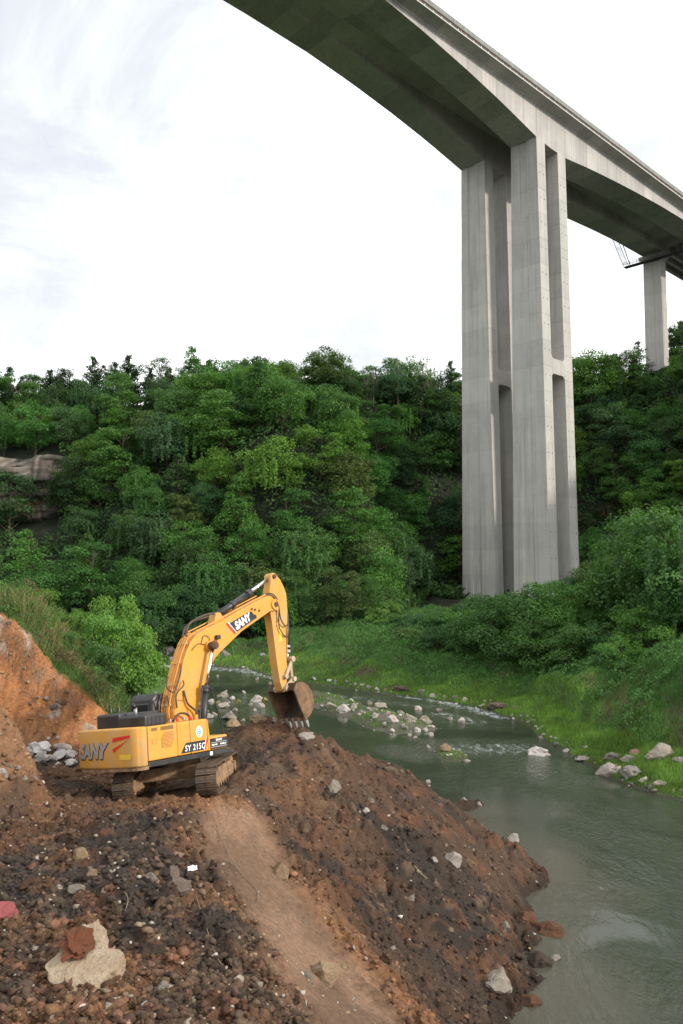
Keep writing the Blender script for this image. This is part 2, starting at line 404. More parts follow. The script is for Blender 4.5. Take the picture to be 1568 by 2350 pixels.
def rock_mat(name, c0, c1, c2):
    m, t, b = mat_new(name)
    n1 = noise_node(t, 2.2, 6, .65); n2 = noise_node(t, 11, 5, .7); oi = N(t, 'ShaderNodeObjectInfo')
    c = mixc(t, c0, c1, ramp(t, n1.outputs[0], [(.38, (0, 0, 0)), (.62, (1, 1, 1))]).outputs[0])
    c = mixc(t, c, c2, ramp(t, n2.outputs[0], [(.52, (0, 0, 0)), (.70, (.85, .85, .85))]).outputs[0])
    c = mixc(t, c, ramp(t, oi.outputs['Random'], [(0, (.78, .76, .74)), (1, (1.12, 1.12, 1.12))]).outputs[0], 1.0, 'MULTIPLY')
    t.links.new(c, b.inputs['Base Color']); b.inputs['Roughness'].default_value = .85; spec(b, .25)
    bump(t, b, n2.outputs[0], .9, .10); return m
M_rk = {'pale': rock_mat('pale_limestone', (.36, .325, .28), (.29, .255, .21), (.17, .13, .10)),
        'white': rock_mat('white_stone', (.50, .465, .43), (.42, .375, .34), (.27, .22, .18)),
        'buff': rock_mat('buff_stone', (.36, .27, .17), (.30, .20, .115), (.15, .095, .06)),
        'brown': rock_mat('brown_stone', (.17, .13, .105), (.12, .09, .07), (.24, .18, .14)),
        'rust': rock_mat('rust_clay', (.14, .068, .034), (.10, .05, .03), (.06, .036, .026)),
        'red': rock_mat('red_clay', (.24, .075, .035), (.19, .085, .045), (.10, .05, .03)),
        'pink': rock_mat('pink_stone', (.40, .24, .19), (.33, .2, .16), (.2, .13, .1)),
        'grey': rock_mat('grey_stone', (.26, .24, .21), (.19, .175, .155), (.10, .09, .08)),
        'rubble': rock_mat('rubble_stone', (.80, .78, .75), (.72, .69, .66), (.55, .49, .43)),
        'moss': rock_mat('mossy_stone', (.30, .27, .11), (.22, .2, .08), (.13, .12, .06)),
        'dark': rock_mat('dark_clod', (.05, .037, .029), (.075, .05, .035), (.035, .028, .024)),
        'cream': rock_mat('cream_slab', (.44, .36, .26), (.36, .27, .18), (.19, .12, .075))}

# leaves: object colour times the leaf's own value
def leaf_mat(name, trans=.35):
    m, t, b = mat_new(name)
    oi = N(t, 'ShaderNodeObjectInfo'); at = N(t, 'ShaderNodeAttribute', attribute_name='lv')
    rr = ramp(t, at.outputs['Fac'], [(0, (.50, .55, .50)), (.5, (1, 1, 1)), (1, (1.6, 1.5, 1.35))])
    c = mixc(t, oi.outputs['Color'], rr.outputs[0], 1.0, 'MULTIPLY')
    t.links.new(c, b.inputs['Base Color']); b.inputs['Roughness'].default_value = .5; spec(b, .22)
    tr = N(t, 'ShaderNodeBsdfTranslucent'); c2 = mixc(t, c, (1.3, 1.5, .55), 1.0, 'MULTIPLY'); t.links.new(c2, tr.inputs[0])
    mx = N(t, 'ShaderNodeMixShader'); mx.inputs[0].default_value = trans
    t.links.new(b.outputs[0], mx.inputs[1]); t.links.new(tr.outputs[0], mx.inputs[2])
    t.links.new(mx.outputs[0], t.nodes['Material Output'].inputs[0]); return m
M_leaf = leaf_mat('leaves')
# grass and mixed growth: colour read from the blades themselves
M_grass, t, b = mat_new('grass_blades')
a = N(t, 'ShaderNodeAttribute', attribute_name='tint'); t.links.new(a.outputs[0], b.inputs['Base Color']); b.inputs['Roughness'].default_value = .6; spec(b, .2)
tr = N(t, 'ShaderNodeBsdfTranslucent'); t.links.new(a.outputs[0], tr.inputs[0]); mx = N(t, 'ShaderNodeMixShader'); mx.inputs[0].default_value = .35
t.links.new(b.outputs[0], mx.inputs[1]); t.links.new(tr.outputs[0], mx.inputs[2]); t.links.new(mx.outputs[0], t.nodes['Material Output'].inputs[0])

# river water
M_water, t, b = mat_new('river_water')
am = N(t, 'ShaderNodeAttribute', attribute_name='mud'); af = N(t, 'ShaderNodeAttribute', attribute_name='foam')
c = mixc(t, (.036, .045, .030), (.070, .068, .050), am.outputs['Fac'])
nf = geo_noise(t, 1.9, 8, .8, (1, .36, 1)); 
fm = N(t, 'ShaderNodeMath', operation='MULTIPLY'); t.links.new(af.outputs['Fac'], fm.inputs[0]); t.links.new(nf.outputs[0], fm.inputs[1])
fr = ramp(t, fm.outputs[0], [(.40, (0, 0, 0)), (.64, (.75, .75, .75))])
c = mixc(t, c, (.62, .66, .66), fr.outputs[0]); t.links.new(c, b.inputs['Base Color'])
rr = ramp(t, fr.outputs[0], [(0, (.04,) * 3), (1, (.7,) * 3)]); t.links.new(rr.outputs[0], b.inputs['Roughness']); b.inputs['IOR'].default_value = 1.33
nb1 = geo_noise(t, .9, 4, .6, (1, .45, 1)); nb2 = geo_noise(t, 4.2, 4, .65, (1, .5, 1)); nb3 = geo_noise(t, .18, 3, .5)
ml = N(t, 'ShaderNodeMath', operation='MULTIPLY_ADD'); ml.inputs[1].default_value = .45
t.links.new(nb2.outputs[0], ml.inputs[0]); t.links.new(nb1.outputs[0], ml.inputs[2])
st = N(t, 'ShaderNodeMath', operation='MULTIPLY_ADD'); t.links.new(af.outputs['Fac'], st.inputs[0]); st.inputs[1].default_value = 1.5
pr = ramp(t, nb3.outputs[0], [(.42, (.08,) * 3), (.64, (.60,) * 3)]); t.links.new(pr.outputs[0], st.inputs[2])
bp = bump(t, b, ml.outputs[0], .3, .19); t.links.new(st.outputs[0], bp.inputs['Strength'])

# ------------------------------------------------------------------ terrain
def geo_rows():
    rows = list(np.linspace(-58, 4, 22)) + list(np.linspace(5, 9, 16))
    y = 9.1
    while y < 600:
        rows.append(y)
        y += .0030 * y * (.45 if 26.2 < y < 30.2 and False else 1) if y < 47 else (.0062 * y if y < 105 else (.0085 * y if y < 225 else .06 * y))
    return np.array(rows)
rows = geo_rows()
us = np.concatenate([-np.geomspace(3.2, .53, 44)[:-1], np.linspace(-.52, .52, 350), np.geomspace(.53, 3.2, 44)[1:]])
ye = np.sqrt(rows ** 2 + 36)
X = us[None, :] * ye[:, None]; Y = np.repeat(rows[:, None], len(us), 1)
Z = land_h(X, Y)
# clods, lumps and soft ground relief
nearm = (Y < 47) & (X < 14)
dirt0 = dirt_h(X, Y); sp0 = spur_h(X, Y); wl0 = wall_h(X, Y)
is_dirt = (np.maximum(dirt0, sp0) >= wl0 - .25) & (Y < 47) & (np.maximum(dirt0, sp0) > -1.4) & (X < 16)
wall_y0 = np.interp(X, [-16, -11, -9.5, -8, -6], [26.6, 27.4, 27.8, 27.5, 27])
zt_ = np.interp(X, [-30, -16, -12, -11.3, -10.5, -9.2, -8, -6], [12, 11.6, 10.4, 9.3, 7.9, 6.4, 5.5, 4.0])
is_wall = (~is_dirt) & (X < -5) & (Y < wall_y0 + 2.3) & (Y < 32)
CH = [hit(*p) for p in [(545, 1880), (585, 1970), (645, 2075), (712, 2180), (790, 2290), (850, 2400)]]
chd, chv = polydist(X, Y, [(p[0], p[1]) for p in CH])
chw = np.interp(chv, [0, 1, 3, 5], [.8, 1.25, 1.6, 1.6])
chute = sstep(1.45, .45, chd / chw + 1.1 * (fbm(X * 1.6, Y * 1.6, 5, 61) - .5)) * is_dirt
wx1 = fbm(X * 2.6, Y * 2.6, 4, 3) - .5; wx2 = fbm(X * 2.6 + 40, Y * 2.6, 4, 4) - .5
f1, c1 = worley(X / .75 + 1.5 * wx1, Y / .75 + 1.5 * wx2, 11); f2, c2 = worley(X / .31 + 1.9 * wx1, Y / .31 + 1.9 * wx2, 12); f3, c3 = worley(X / .15 + 2 * wx2, Y / .15 + 2 * wx1, 13)
rg_f = 1 - abs(2 * fbm(X * 3.1, Y * 3.1, 4, 37) - 1) * 2.2; rg_g = 1 - abs(2 * fbm(X * 7.3, Y * 7.3, 3, 38) - 1) * 2
big = fbm(X * .45, Y * .45, 4, 31)
cl = .17 * np.clip(1 - f1 * 1.3, 0, 1) * (c1 > .3) * (.5 + c1) + .08 * np.clip(1 - f2 * 1.3, 0, 1) * (.4 + c2) + .035 * np.clip(1 - f3 * 1.25, 0, 1) * (.4 + c3) + .11 * (rg_f - .5) + .06 * (rg_g - .5)
det_d = (big - .5) * .55 + cl * np.interp(fbm(X * .3, Y * .3, 2, 71), [.3, .6], [.6, 1.15])
det_ch = (fbm(X * 1.2, Y * 1.2, 4, 33) - .5) * .22 + .03 * np.clip(1 - f3 * 1.3, 0, 1) - .12
gr = .6 * vnoise(X * 5.5 + .6 * vnoise(X, Y * .5, 8), Y * .15, 51) + .4 * vnoise(X * 13, Y * .2, 52)
det_w = (fbm(X * 1.1, Y * .8, 4, 34) - .5) * .7 + (gr - .5) * .42 + .10 * (fbm(X * 2.4, Z * 2.2, 3, 53) - .5) + .08 * np.clip(1 - f2 * 1.3, 0, 1)
det_g = (fbm(X * .35, Y * .35, 4, 35) - .5) * 2.3 + (fbm(X * 1.3, Y * 1.3, 3, 36) - .5) * .6
land = Z > .02
Zd = np.where(is_dirt, 1.2 * det_d * (1 - chute) + det_ch * chute, np.where(is_wall, det_w, det_g * np.clip(Z / 1.2, 0, 1)))
# keep the standing place of the machine even
pad = np.exp(-(((X + 5.0) / 2.3) ** 2 + ((Y - 25.2) / 3.0) ** 2) ** 2)
padz = 5.25 + .095 * (X + 4.95) - .13 * (Y - 25.0)
Z2 = np.where(is_dirt, (Z + Zd) * (1 - pad) + (padz - .05 + Zd * .5) * pad, Z + Zd)
# tracks dip and the bucket's hollow
Zw = Z2
# colours
def lerp3(a, b, k): return np.asarray(a)[None, None] * (1 - k[..., None]) + np.asarray(b)[None, None] * k[..., None] if np.ndim(a) == 1 else a * (1 - k[..., None]) + np.asarray(b) * k[..., None]
A1 = fbm(X * .28 + 3, Y * .28, 4, 81); A2 = fbm(X * .9, Y * .9, 4, 82); A3 = fbm(X * .16, Y * .16, 3, 83)
tint = lerp3(np.array([.056, .041, .032]), np.array([.115, .072, .047]), sstep(.36, .60, A1))
tint = lerp3(tint, np.array([.19, .098, .050]), sstep(.47, .68, A2) * np.interp(X, [-2, 1.5], [.8, .35]))
tint = tint * np.interp(X, [-2.5, 1.5], [1.0, .74])[..., None]
# rusty crest near the machine and down the right flank of the chute
o1, _ = polydist(X, Y, [(h_[0], h_[1]) for h_ in [hit(400, 1850), hit(520, 1860), hit(600, 1960), hit(720, 2080), hit(860, 2240), hit(1000, 2400)]])
tint = lerp3(tint, np.array([.30, .145, .065]), sstep(1.5, .1, o1 + .9 * (A2 - .5)) * .8)
o2, _ = polydist(X, Y, [(h_[0], h_[1]) for h_ in [hit(590, 1640), hit(740, 1640), hit(860, 1690)]])
tint = lerp3(tint, np.array([.22, .11, .055]), sstep(1.6, .2, o2 + .9 * (A2 - .5)) * .75)
cellc = np.where(c2 > .90, 1.0, 0) * sstep(.62, .3, f2)
tint = lerp3(tint, np.array([.19, .125, .08]), cellc * .6)
cellr = np.where((c1 > .62) & (c1 < .80), 1.0, 0) * sstep(.7, .45, f1)
tint = lerp3(tint, np.array([.17, .075, .036]), cellr * .45)
tint = tint * (.62 + .75 * np.where(is_dirt, fbm(X * 4.5, Y * 4.5, 4, 87), .5))[..., None] * np.where(is_dirt, .86, 1)[..., None]
chc = lerp3(np.array([.27, .168, .108]), np.array([.18, .112, .072]), sstep(.4, .65, fbm(X * .9 + 5, Y * .5, 5, 88)))
tint = tint * (1 - (chute * .95)[..., None]) + chc * (chute * .95)[..., None]
# the near left corner is smooth brown earth
# cut bank
wallc = lerp3(np.array([.37, .15, .055]), np.array([.27, .14, .075]), sstep(.45, .7, fbm(X * .6, Z * .8, 4, 91)))
wallc = lerp3(wallc, np.array([.46, .22, .09]), sstep(.5, .75, gr) * .6)
wallc = lerp3(wallc, np.array([.20, .10, .055]), sstep(.48, .3, gr) * .6)
wallc = lerp3(wallc, np.array([.26, .18, .13]), sstep(.55, .70, fbm(X * 2.2, Z2 * 4.0, 4, 92)) * sstep(.5, .2, abs(Z2 - 8.1 + .5 * (A2 - .5))) * .8)
wallc = lerp3(wallc, np.array([.30, .14, .06]), sstep(.5, .62, fbm(X * .5 + 9, Z2 * 2.4, 3, 93)) * .6)
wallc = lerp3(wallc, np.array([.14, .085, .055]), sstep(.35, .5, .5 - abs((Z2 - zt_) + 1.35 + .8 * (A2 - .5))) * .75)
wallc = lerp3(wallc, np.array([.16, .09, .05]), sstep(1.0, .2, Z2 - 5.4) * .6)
wallc = lerp3(wallc, np.array([.42, .35, .29]), np.where(c2 > .9, 1.0, 0) * sstep(.55, .35, f2) * .8)
wm = sstep(6.0, 6.5, np.maximum(sp0, dirt0)) * (sp0 > dirt0)
tint = lerp3(tint, np.array([.27, .15, .08]), wm * .75)
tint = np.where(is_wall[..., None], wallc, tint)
soil = lerp3(np.array([.060, .115, .028]), np.array([.075, .055, .032]), sstep(.55, .75, fbm(X * .4, Y * .4, 4, 95)))
shore = sstep(.28, .08, Z2) * (Z2 > -.3)
drr_ = polydist(X, Y, RB)[0]; er_ = sstep(4.0, 4.8, drr_) * sstep(7.2, 6.2, drr_) * (Y < 68) * (X > 5)
soil = lerp3(soil, np.array([.10, .075, .052]), er_ * sstep(.46, .54, fbm(X * .5, Y * .5, 3, 143)) * .8)
soil = lerp3(soil, np.array([.11, .095, .07]), shore * .7)
isl_d, _ = polydist(X, Y, [(-3.4, 77), (1.2, 70), (4.6, 62)])
soil = lerp3(soil, np.array([.15, .14, .11]), (isl_d < 4) * sstep(.45, .6, A2) * 1.0)
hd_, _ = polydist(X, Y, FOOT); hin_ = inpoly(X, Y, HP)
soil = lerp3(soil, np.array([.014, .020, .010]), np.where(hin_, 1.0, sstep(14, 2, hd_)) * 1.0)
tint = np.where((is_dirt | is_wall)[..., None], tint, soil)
# wet margin
tint = tint * (1 - .6 * sstep(.75, .05, Z2) * np.where(is_dirt, 1, .6))[..., None]
tint4 = np.concatenate([tint, np.ones(tint.shape[:2] + (1,))], 2).reshape(-1, 4)
nr, nc = X.shape
V = np.stack([X, Y, Z2], 2).reshape(-1, 3)
idx = np.arange(nr * nc).reshape(nr, nc)
Q = np.stack([idx[:-1, :-1], idx[:-1, 1:], idx[1:, 1:], idx[1:, :-1]], 2).reshape(-1, 4)
def fm_(a): return (a[:-1, :-1] | a[:-1, 1:] | a[1:, 1:] | a[1:, :-1]).reshape(-1)
up = fm_(Z2 > -.9)
fd = fm_(is_dirt); fw = fm_(is_wall) & ~fd; hill = fm_(hin_) & ~fd & ~fw
leftb = (fm_((X < -5) & (Y < 110) & (polydist(X, Y, LB)[0] < polydist(X, Y, RB)[0]))) & ~fd & ~fw & ~hill
def part_terrain(name, mask):
    q = Q[mask & up]; u, inv = np.unique(q, return_inverse=True)
    me = mesh_np(name, V[u], inv.reshape(-1, 4), M_ground, True, {'tint': ('FLOAT_COLOR', tint4[u])})
    return tag(link(name, me), kind='structure')
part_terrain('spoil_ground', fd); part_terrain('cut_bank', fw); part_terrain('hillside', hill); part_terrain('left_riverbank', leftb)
part_terrain('right_riverbank', ~fd & ~fw & ~hill & ~leftb)
def Zmesh(x, y):
    """height of the finished ground mesh under x, y"""
    x = np.asarray(x, float); y = np.asarray(y, float)
    r = np.clip(np.interp(y, rows, np.arange(nr)), 0, nr - 1.001); c_ = np.clip(np.interp(x / np.sqrt(y * y + 36), us, np.arange(nc)), 0, nc - 1.001)
    i = r.astype(int); j = c_.astype(int); fr_ = r - i; fc = c_ - j
    return (Z2[i, j] * (1 - fc) + Z2[i, j + 1] * fc) * (1 - fr_) + (Z2[i + 1, j] * (1 - fc) + Z2[i + 1, j + 1] * fc) * fr_
def samp(arr, x, y):
    i = np.clip(np.round(np.interp(y, rows, np.arange(nr))), 0, nr - 1).astype(int); j = np.clip(np.round(np.interp(x / np.sqrt(y * y + 36), us, np.arange(nc))), 0, nc - 1).astype(int)
    return arr[i, j]

fg = bmesh.new(); bmesh.ops.create_circle(fg, cap_ends=True, segments=48, radius=2900)  # unseen wide ground disc, added to block sky light coming from below
for v in fg.verts: v.co.z = -3.0
M_far, t_, b_ = mat_new('light_block_ground'); nf_ = geo_noise(t_, .02, 4); t_.links.new(ramp(t_, nf_.outputs[0], [(.3, (.03, .04, .022)), (.7, (.045, .055, .035))]).outputs[0], b_.inputs['Base Color']); b_.inputs['Roughness'].default_value = 1
tag(link('light_block_ground', bm_mesh('light_block_ground', fg, M_far)), kind='structure')
# ------------------------------------------------------------------ river
wr = np.array(list(np.linspace(-60, 8, 18)) + list(np.geomspace(8.5, 135, 330))); wu = np.linspace(-1.15, 1.15, 330)
WX = wu[None] * np.sqrt(wr ** 2 + 100)[:, None]; WY = np.repeat(wr[:, None], len(wu), 1)
dd = polydist(WX, WY, SHORE)[0]
mud = sstep(4.6, .3, dd + 3.2 * (fbm(WX * .3, WY * .3, 4, 101) - .5)) * (dirt_h(WX, WY) < .3) * sstep(44, 40, WY)
foam = np.zeros_like(WX)
for pl, w, am_ in [([hit(930, 1592), hit(1010, 1606), hit(1090, 1626), hit(1150, 1645)], 3.2, 1.0), ([hit(1060, 1716), hit(1120, 1722), hit(1190, 1718)], 4.4, .86),
                   ([hit(470, 1534), hit(560, 1538), hit(640, 1550)], 5.0, .95), ([hit(700, 1585), hit(800, 1600), hit(900, 1615), hit(1010, 1625)], 3.0, .8),
                   ([hit(370, 1527), hit(420, 1530)], 5.0, 1.15), ([hit(560, 1600), hit(620, 1640)], 3, .72), ([hit(1380, 2040), hit(1500, 2090), hit(1568, 2110)], 1.1, .70), ([hit(900, 1720), hit(960, 1740)], 2.0, .72), ([hit(1180, 1740), hit(1300, 1790)], 3.0, .66), ([hit(1460, 2200), hit(1560, 2300)], 1.6, .62), ([hit(1330, 1900), hit(1560, 1960)], 2.0, .60),
                   ([hit(1010, 1640), hit(1100, 1660)], 3.2, .85)]:
    d, _ = polydist(WX, WY, [p[:2] for p in pl]); foam = np.maximum(foam, am_ * sstep(w, w * .15, d))
wz = (fbm(WX * .5, WY * .3, 3, 111) - .5) * .10 * foam + (fbm(WX * 1.6, WY * .9, 2, 112) - .5) * .07 * foam
wi = np.arange(WX.size).reshape(WX.shape)
WQ = np.stack([wi[:-1, :-1], wi[:-1, 1:], wi[1:, 1:], wi[1:, :-1]], 2).reshape(-1, 4)
wme = mesh_np('river', np.stack([WX, WY, wz], 2).reshape(-1, 3), WQ, M_water, True, {'mud': ('FLOAT', mud), 'foam': ('FLOAT', foam)})
tag(link('river', wme), kind='structure')

# ------------------------------------------------------------------ viaduct
TH = R(46.4)
vv = Vector((math.sin(TH), math.cos(TH), 0)); uu = Vector((math.cos(TH), -math.sin(TH), 0))
bridge = empty('viaduct', (22.65, 150, 0)); bridge.rotation_euler = (0, 0, math.atan2(vv.y, vv.x))   # local x runs along the bridge, local -y across it
tag(bridge, 'tall grey concrete twin box girder viaduct crossing high above the river', 'bridge')
def soffit(s): return float(np.interp(s, [-140, -95, -60, -52, -40, -30, -20, -10, 0, 2.7, 7, 9.7, 19, 28, 37, 50, 61, 72, 80], [94.2, 95.2, 95.22, 95.2, 94.9, 94.1, 92.9, 91.4, 89.5, 89.1, 89.1, 89.1, 90.3, 91.2, 92.0, 92.9, 93.4, 93.5, 93.5]))
pier_e = empty('pier', (0, 0, 0), bridge); gird = empty('girder', (0, 0, 0), bridge)
def shaft(t0, t1, s0, s1, zb, zt, taper, front, name='lift', lift=4.6, par=None, notch=True):
    """hollow pier leg cast lift by lift; each lift a block with a shallow channel up its two broad faces"""
    z = zb; k = 0
    while z < zt - .01:
        z1 = min(z + lift, zt)
        if zt - z1 < 1.5: z1 = zt
        bm = bmesh.new(); ring = []
        for zz in (z, z1 - .03, z1 - .03 + .0):
            pass
        def outline(zz, inset=0.0):
            f = (zz - zb) / (zt - zb); a0 = t0 + taper[0] * f + inset; a1 = t1 - taper[1] * f - inset; b0 = s0 + inset; b1 = s1 - inset
            w = a1 - a0
            if not notch: return [(b0, a0), (b0, a1), (b1, a1), (b1, a0)]
            g0, g1, g2, g3 = a0 + w * .26, a0 + w * .31, a0 + w * .56, a0 + w * .60
            return [(b0, a0), (b0, g0), (b0 + .22, g1), (b0 + .22, g2), (b0, g3), (b0, a1), (b1, a1), (b1, g3), (b1 - .22, g2), (b1 - .22, g1), (b1, g0), (b1, a0)]
        levels = [(z, .0), (z1 - .05, .0), (z1 - .05, .03), (z1, .03)]
        rings = [[bm.verts.new((p[0], -p[1], zz)) for p in outline(zz, ins)] for zz, ins in levels]
        n = len(rings[0])
        for a_, b_ in zip(rings[:-1], rings[1:]):
            for i in range(n): bm.faces.new((a_[i], a_[(i + 1) % n], b_[(i + 1) % n], b_[i]))
        bm.faces.new(rings[0][::-1]); bm.faces.new(rings[-1])
        bmesh.ops.recalc_face_normals(bm, faces=bm.faces)
        link(name, bm_mesh(name, bm, M_conc), par); z = z1; k += 1
for (t0, t1, tp) in ((0, 7.5, (.9, 1.2)), (11.4, 18.9, (.9, 1.2))):
    for (s0, s1) in ((0, 2.7), (7.0, 9.7)):
        shaft(t0, t1, s0, s1, 2.0, soffit(s0 + 1) + .6, tp, True, par=pier_e)
    for zb_ in (46.9,):                      # tie slab between the two leaves, chamfered at the openings
        f = (zb_ - 2) / 87; a0 = t0 + tp[0] * f + .25; a1 = t1 - tp[1] * f - .03
        bm = prism_bm([(2.7, zb_ - .55), (3.2, zb_), (6.5, zb_), (7.0, zb_ - .55), (7.0, zb_ + 3.3), (6.5, zb_ + 2.75), (3.2, zb_ + 2.75), (2.7, zb_ + 3.3)], -a0, -a1, 'y')
        link('tie_slab', bm_mesh('tie_slab', bm, M_conc), pier_e)
DECK = 97.0
def girder_seg(s0, s1, tl, tr, ol, orr):
    bm = bmesh.new(); R_ = []
    g = .10
    for s, ins in ((s0 + g, .08), (s0 + g, 0), (s1, 0)):
        zs = soffit(s); P = [(tl + ins, zs + ins), (tr - ins, zs + ins), (tr - ins, 95.3), (tr + .35, 95.55), (orr, 95.95), (orr, 96.18), (orr - .3, 96.18), (orr - .3, DECK - .03), (ol + .3, DECK - .03), (ol + .3, 96.18), (ol, 96.18), (ol, 95.95 if ol > 1 else 96.0), (tl - .35, 95.55), (tl + ins, 95.3)]
        R_.append([bm.verts.new((s if ins == 0 else s0, -p[0], p[1])) for p in P])
    n = len(R_[0])
    for a_, b_ in zip(R_[:-1], R_[1:]):
        for i in range(n): bm.faces.new((a_[i], a_[(i + 1) % n], b_[(i + 1) % n], b_[i]))
    bm.faces.new(R_[0][::-1]); bm.faces.new(R_[-1]); bmesh.ops.recalc_face_normals(bm, faces=bm.faces)
    link('segment', bm_mesh('segment', bm, M_conc_d), gird)
cuts = [-140] + list(np.arange(-136, -1, 4.0)) + [0.0, 4.85, 9.7] + list(np.arange(13.7, 80, 4.0)) + [80.0]
for (tl, tr, ol, orr) in ((.9, 6.3, .25, 9.25), (12.3, 17.7, 9.31, 19.7)):
    for s0, s1 in zip(cuts[:-1], cuts[1:]):
        if s1 - s0 > .5: girder_seg(s0, s1, tl, tr, ol, orr)
hole = bm_mesh('tie_hole', cyl_bm((0, 0, -.03), (0, 0, .03), .10, seg=8), simple('dark_hole', (.05, .05, .05), .9))
for s_ in (.7, 2.0, 7.7, 9.0):
    for k in range(17):
        z_ = 9.5 + k * 4.6; f_ = (z_ - 2) / 88.0
        link('tie_hole', hole, pier_e, (s_, -(18.9 - 1.2 * f_) - .004, z_), (R(90), 0, 0))
drip = simple('lime_drip', (.72, .72, .70), .8)
for t_, z0_, z1_ in ((1.0, 6.5, 9.8), (1.7, 4.5, 7.6), (2.4, 7, 10.5), (3.4, 5, 9.6), (3.9, 8, 10.2)):
    link('lime_drip', bm_mesh('lime_drip', prism_bm([(-t_ - .07, z0_), (-t_ - .015, z1_), (-t_ + .02, z1_), (-t_ + .06, z0_)], (.19 if 2.3 < t_ < 4.3 else -.02), (.23 if 2.3 < t_ < 4.3 else .02), 'x'), drip), pier_e)
# approach span of T beams beyond the second pier
for t in (0, 2.6, 5.2, 7.8, 10.6, 13.2, 15.8, 18.4):
    bm = box_bm((80.4, -t - .55, 94.6), (118, -t - .15, 96.6)); box_bm((80.4, -t - .75, 94.2), (118, -t + .05, 94.6), bm=bm)
    link('beam', bm_mesh('beam', bm, M_conc_d), bridge)
bm = box_bm((80.05, -19.6, 96.6), (118, 1.0, DECK)); link('approach_slab', bm_mesh('approach_slab', bm, M_conc_d), bridge)
M_lip = simple('pale_lip', (.50, .49, .46), .7); M_rustc = concrete('stained_band', (.13, .095, .08), (.09, .07, .06), (.17, .15, .13), 4)
# kerb lip, parapets and rail posts
for (e0, sg) in ((19.7, 1), (.25, -1)):
    par_e = empty('parapet', (0, 0, 0), bridge)
    ylo, yhi = sorted((-(e0 + sg * .10), -(e0 - sg * .28)))
    bm = box_bm((-140, ylo, 95.98), (118, yhi, 96.15)); link('edge_lip', bm_mesh('edge_lip', bm, M_lip), par_e)
    ylo, yhi = sorted((-(e0 - sg * .10), -(e0 - sg * .27)))
    bm = box_bm((-140, ylo, 96.19), (118, yhi, 96.80)); link('drip_band', bm_mesh('drip_band', bm, M_rustc), par_e)
    for k in range(43):
        bm = prism_bm([(-(e0 - sg * .30), 96.81), (-(e0 + sg * .02), 96.81), (-(e0 + sg * .06), 96.95), (-(e0 - sg * .04), 97.80), (-(e0 - sg * .26), 97.80)], -140 + k * 6, -140 + k * 6 + 5.94, 'x')
        link('kerb_wall', bm_mesh('kerb_wall', bm, M_parapet), par_e)
    bm = bmesh.new()
    for k in range(0, 256, 2): ylo, yhi = sorted((-(e0 + .08 * sg), -(e0 - .06 * sg))); box_bm((-139 + k, ylo, 96.17), (-139 + k + .12, yhi, 96.42), bm=bm)
    tag(link('drip_bracket', bm_mesh('drip_bracket', bm, M_galv), par_e), kind='stuff')
# second pier on the hillside, with its cap
p2 = empty('pier', (0, 0, 0), bridge)
for t0 in (.9, 12.3):
    shaft(t0, t0 + 4.9, 76.0, 78.8, 61.6, 91.9, (.15, .15), True, par=p2, lift=4.3, notch=False)
    bm = box_bm((75.5, -t0 - 5.6, 50.0), (79.3, -t0 + .6, 62.6)); link('footing', bm_mesh('footing', bm, M_conc), p2)
    bm = prism_bm([(-(t0 + 5.9), 93.38), (-(t0 - 1.0), 93.38), (-(t0 - 1.0), 92.6), (-(t0 + .1), 91.9), (-(t0 + 4.8), 91.9), (-(t0 + 5.9), 92.6)], 75.7, 79.1, 'x')
    link('pier_cap', bm_mesh('pier_cap', bm, M_conc_d), p2)
# access platform and ladder hung at the second pier
pl_e = empty('access_platform', (0, 0, 0), bridge)
bm = box_bm((75.0, -20, 91.45), (75.5, 3.4, 91.6)); box_bm((73.9, -20, 91.3), (75.6, 3.4, 91.42), bm=bm)
link('walkway', bm_mesh('walkway', bm, M_scaf), pl_e)
tl_ = []
for s_ in (73.95, 75.5):
    for zz in (92.4, 92.0): tl_.append(([(s_, 3.4, zz), (s_, -20, zz)], .05))
    for k in range(13): tl_.append(([(s_, 3.35 - k * 1.8, 91.4), (s_, 3.35 - k * 1.8, 92.4)], .05))
link('guard_rail', tubes_mesh('guard_rail', tl_, M_scaf, 4, False), pl_e)
lt = Vector((66.0, 1.6, 93.3)); lb = Vector((73.9, 3.0, 91.5))
P0 = Vector((63.4, 1.0, 95.4)); P1 = Vector((73.6, 3.2, 91.5))
tl_ = [([tuple(P0), tuple(P1)], .07), ([tuple(P0 + Vector((.9, -.9, .1))), tuple(P1 + Vector((.9, -.9, .1)))], .07)]
link('ladder_rail', tubes_mesh('ladder_rail', tl_, M_scaf, 4, False), pl_e)
for k in range(1, 24):
    p = P0.lerp(P1, k / 24)
    if k == 1: lad = tubes_mesh('rung', [([(0, 0, 0), (.9, -.9, .1)], .045)], M_scaf, 4, False)
    link('rung', lad, pl_e, p)
link('drain_pipe', tubes_mesh('drain_pipe', [([(66.5, .1, 95.6), (74.6, 1.9, 91.8)], .11)], M_galv, 8), pl_e)

# ------------------------------------------------------------------ excavator
gx, gy = .095, -.13
nn = Vector((-gx, -gy, 1)).normalized()
fw_ = Vector((math.cos(R(55)), math.sin(R(55)), 0)); fw_ = (fw_ - nn * fw_.dot(nn)).normalized(); lf_ = nn.cross(fw_)
EX = empty('excavator'); ME = Matrix((fw_, lf_, nn)).transposed().to_4x4(); ME.translation = Vector((-4.91, 25.0, 5.25)); EX.matrix_world = ME
tag(EX, 'yellow crawler excavator with black cab and hood, its bucket lowered to the spoil heap', 'excavator')
def exo(name, bm, mat, parent=EX, smooth=False): return link(name, bm_mesh(name, bm, mat, smooth), parent)
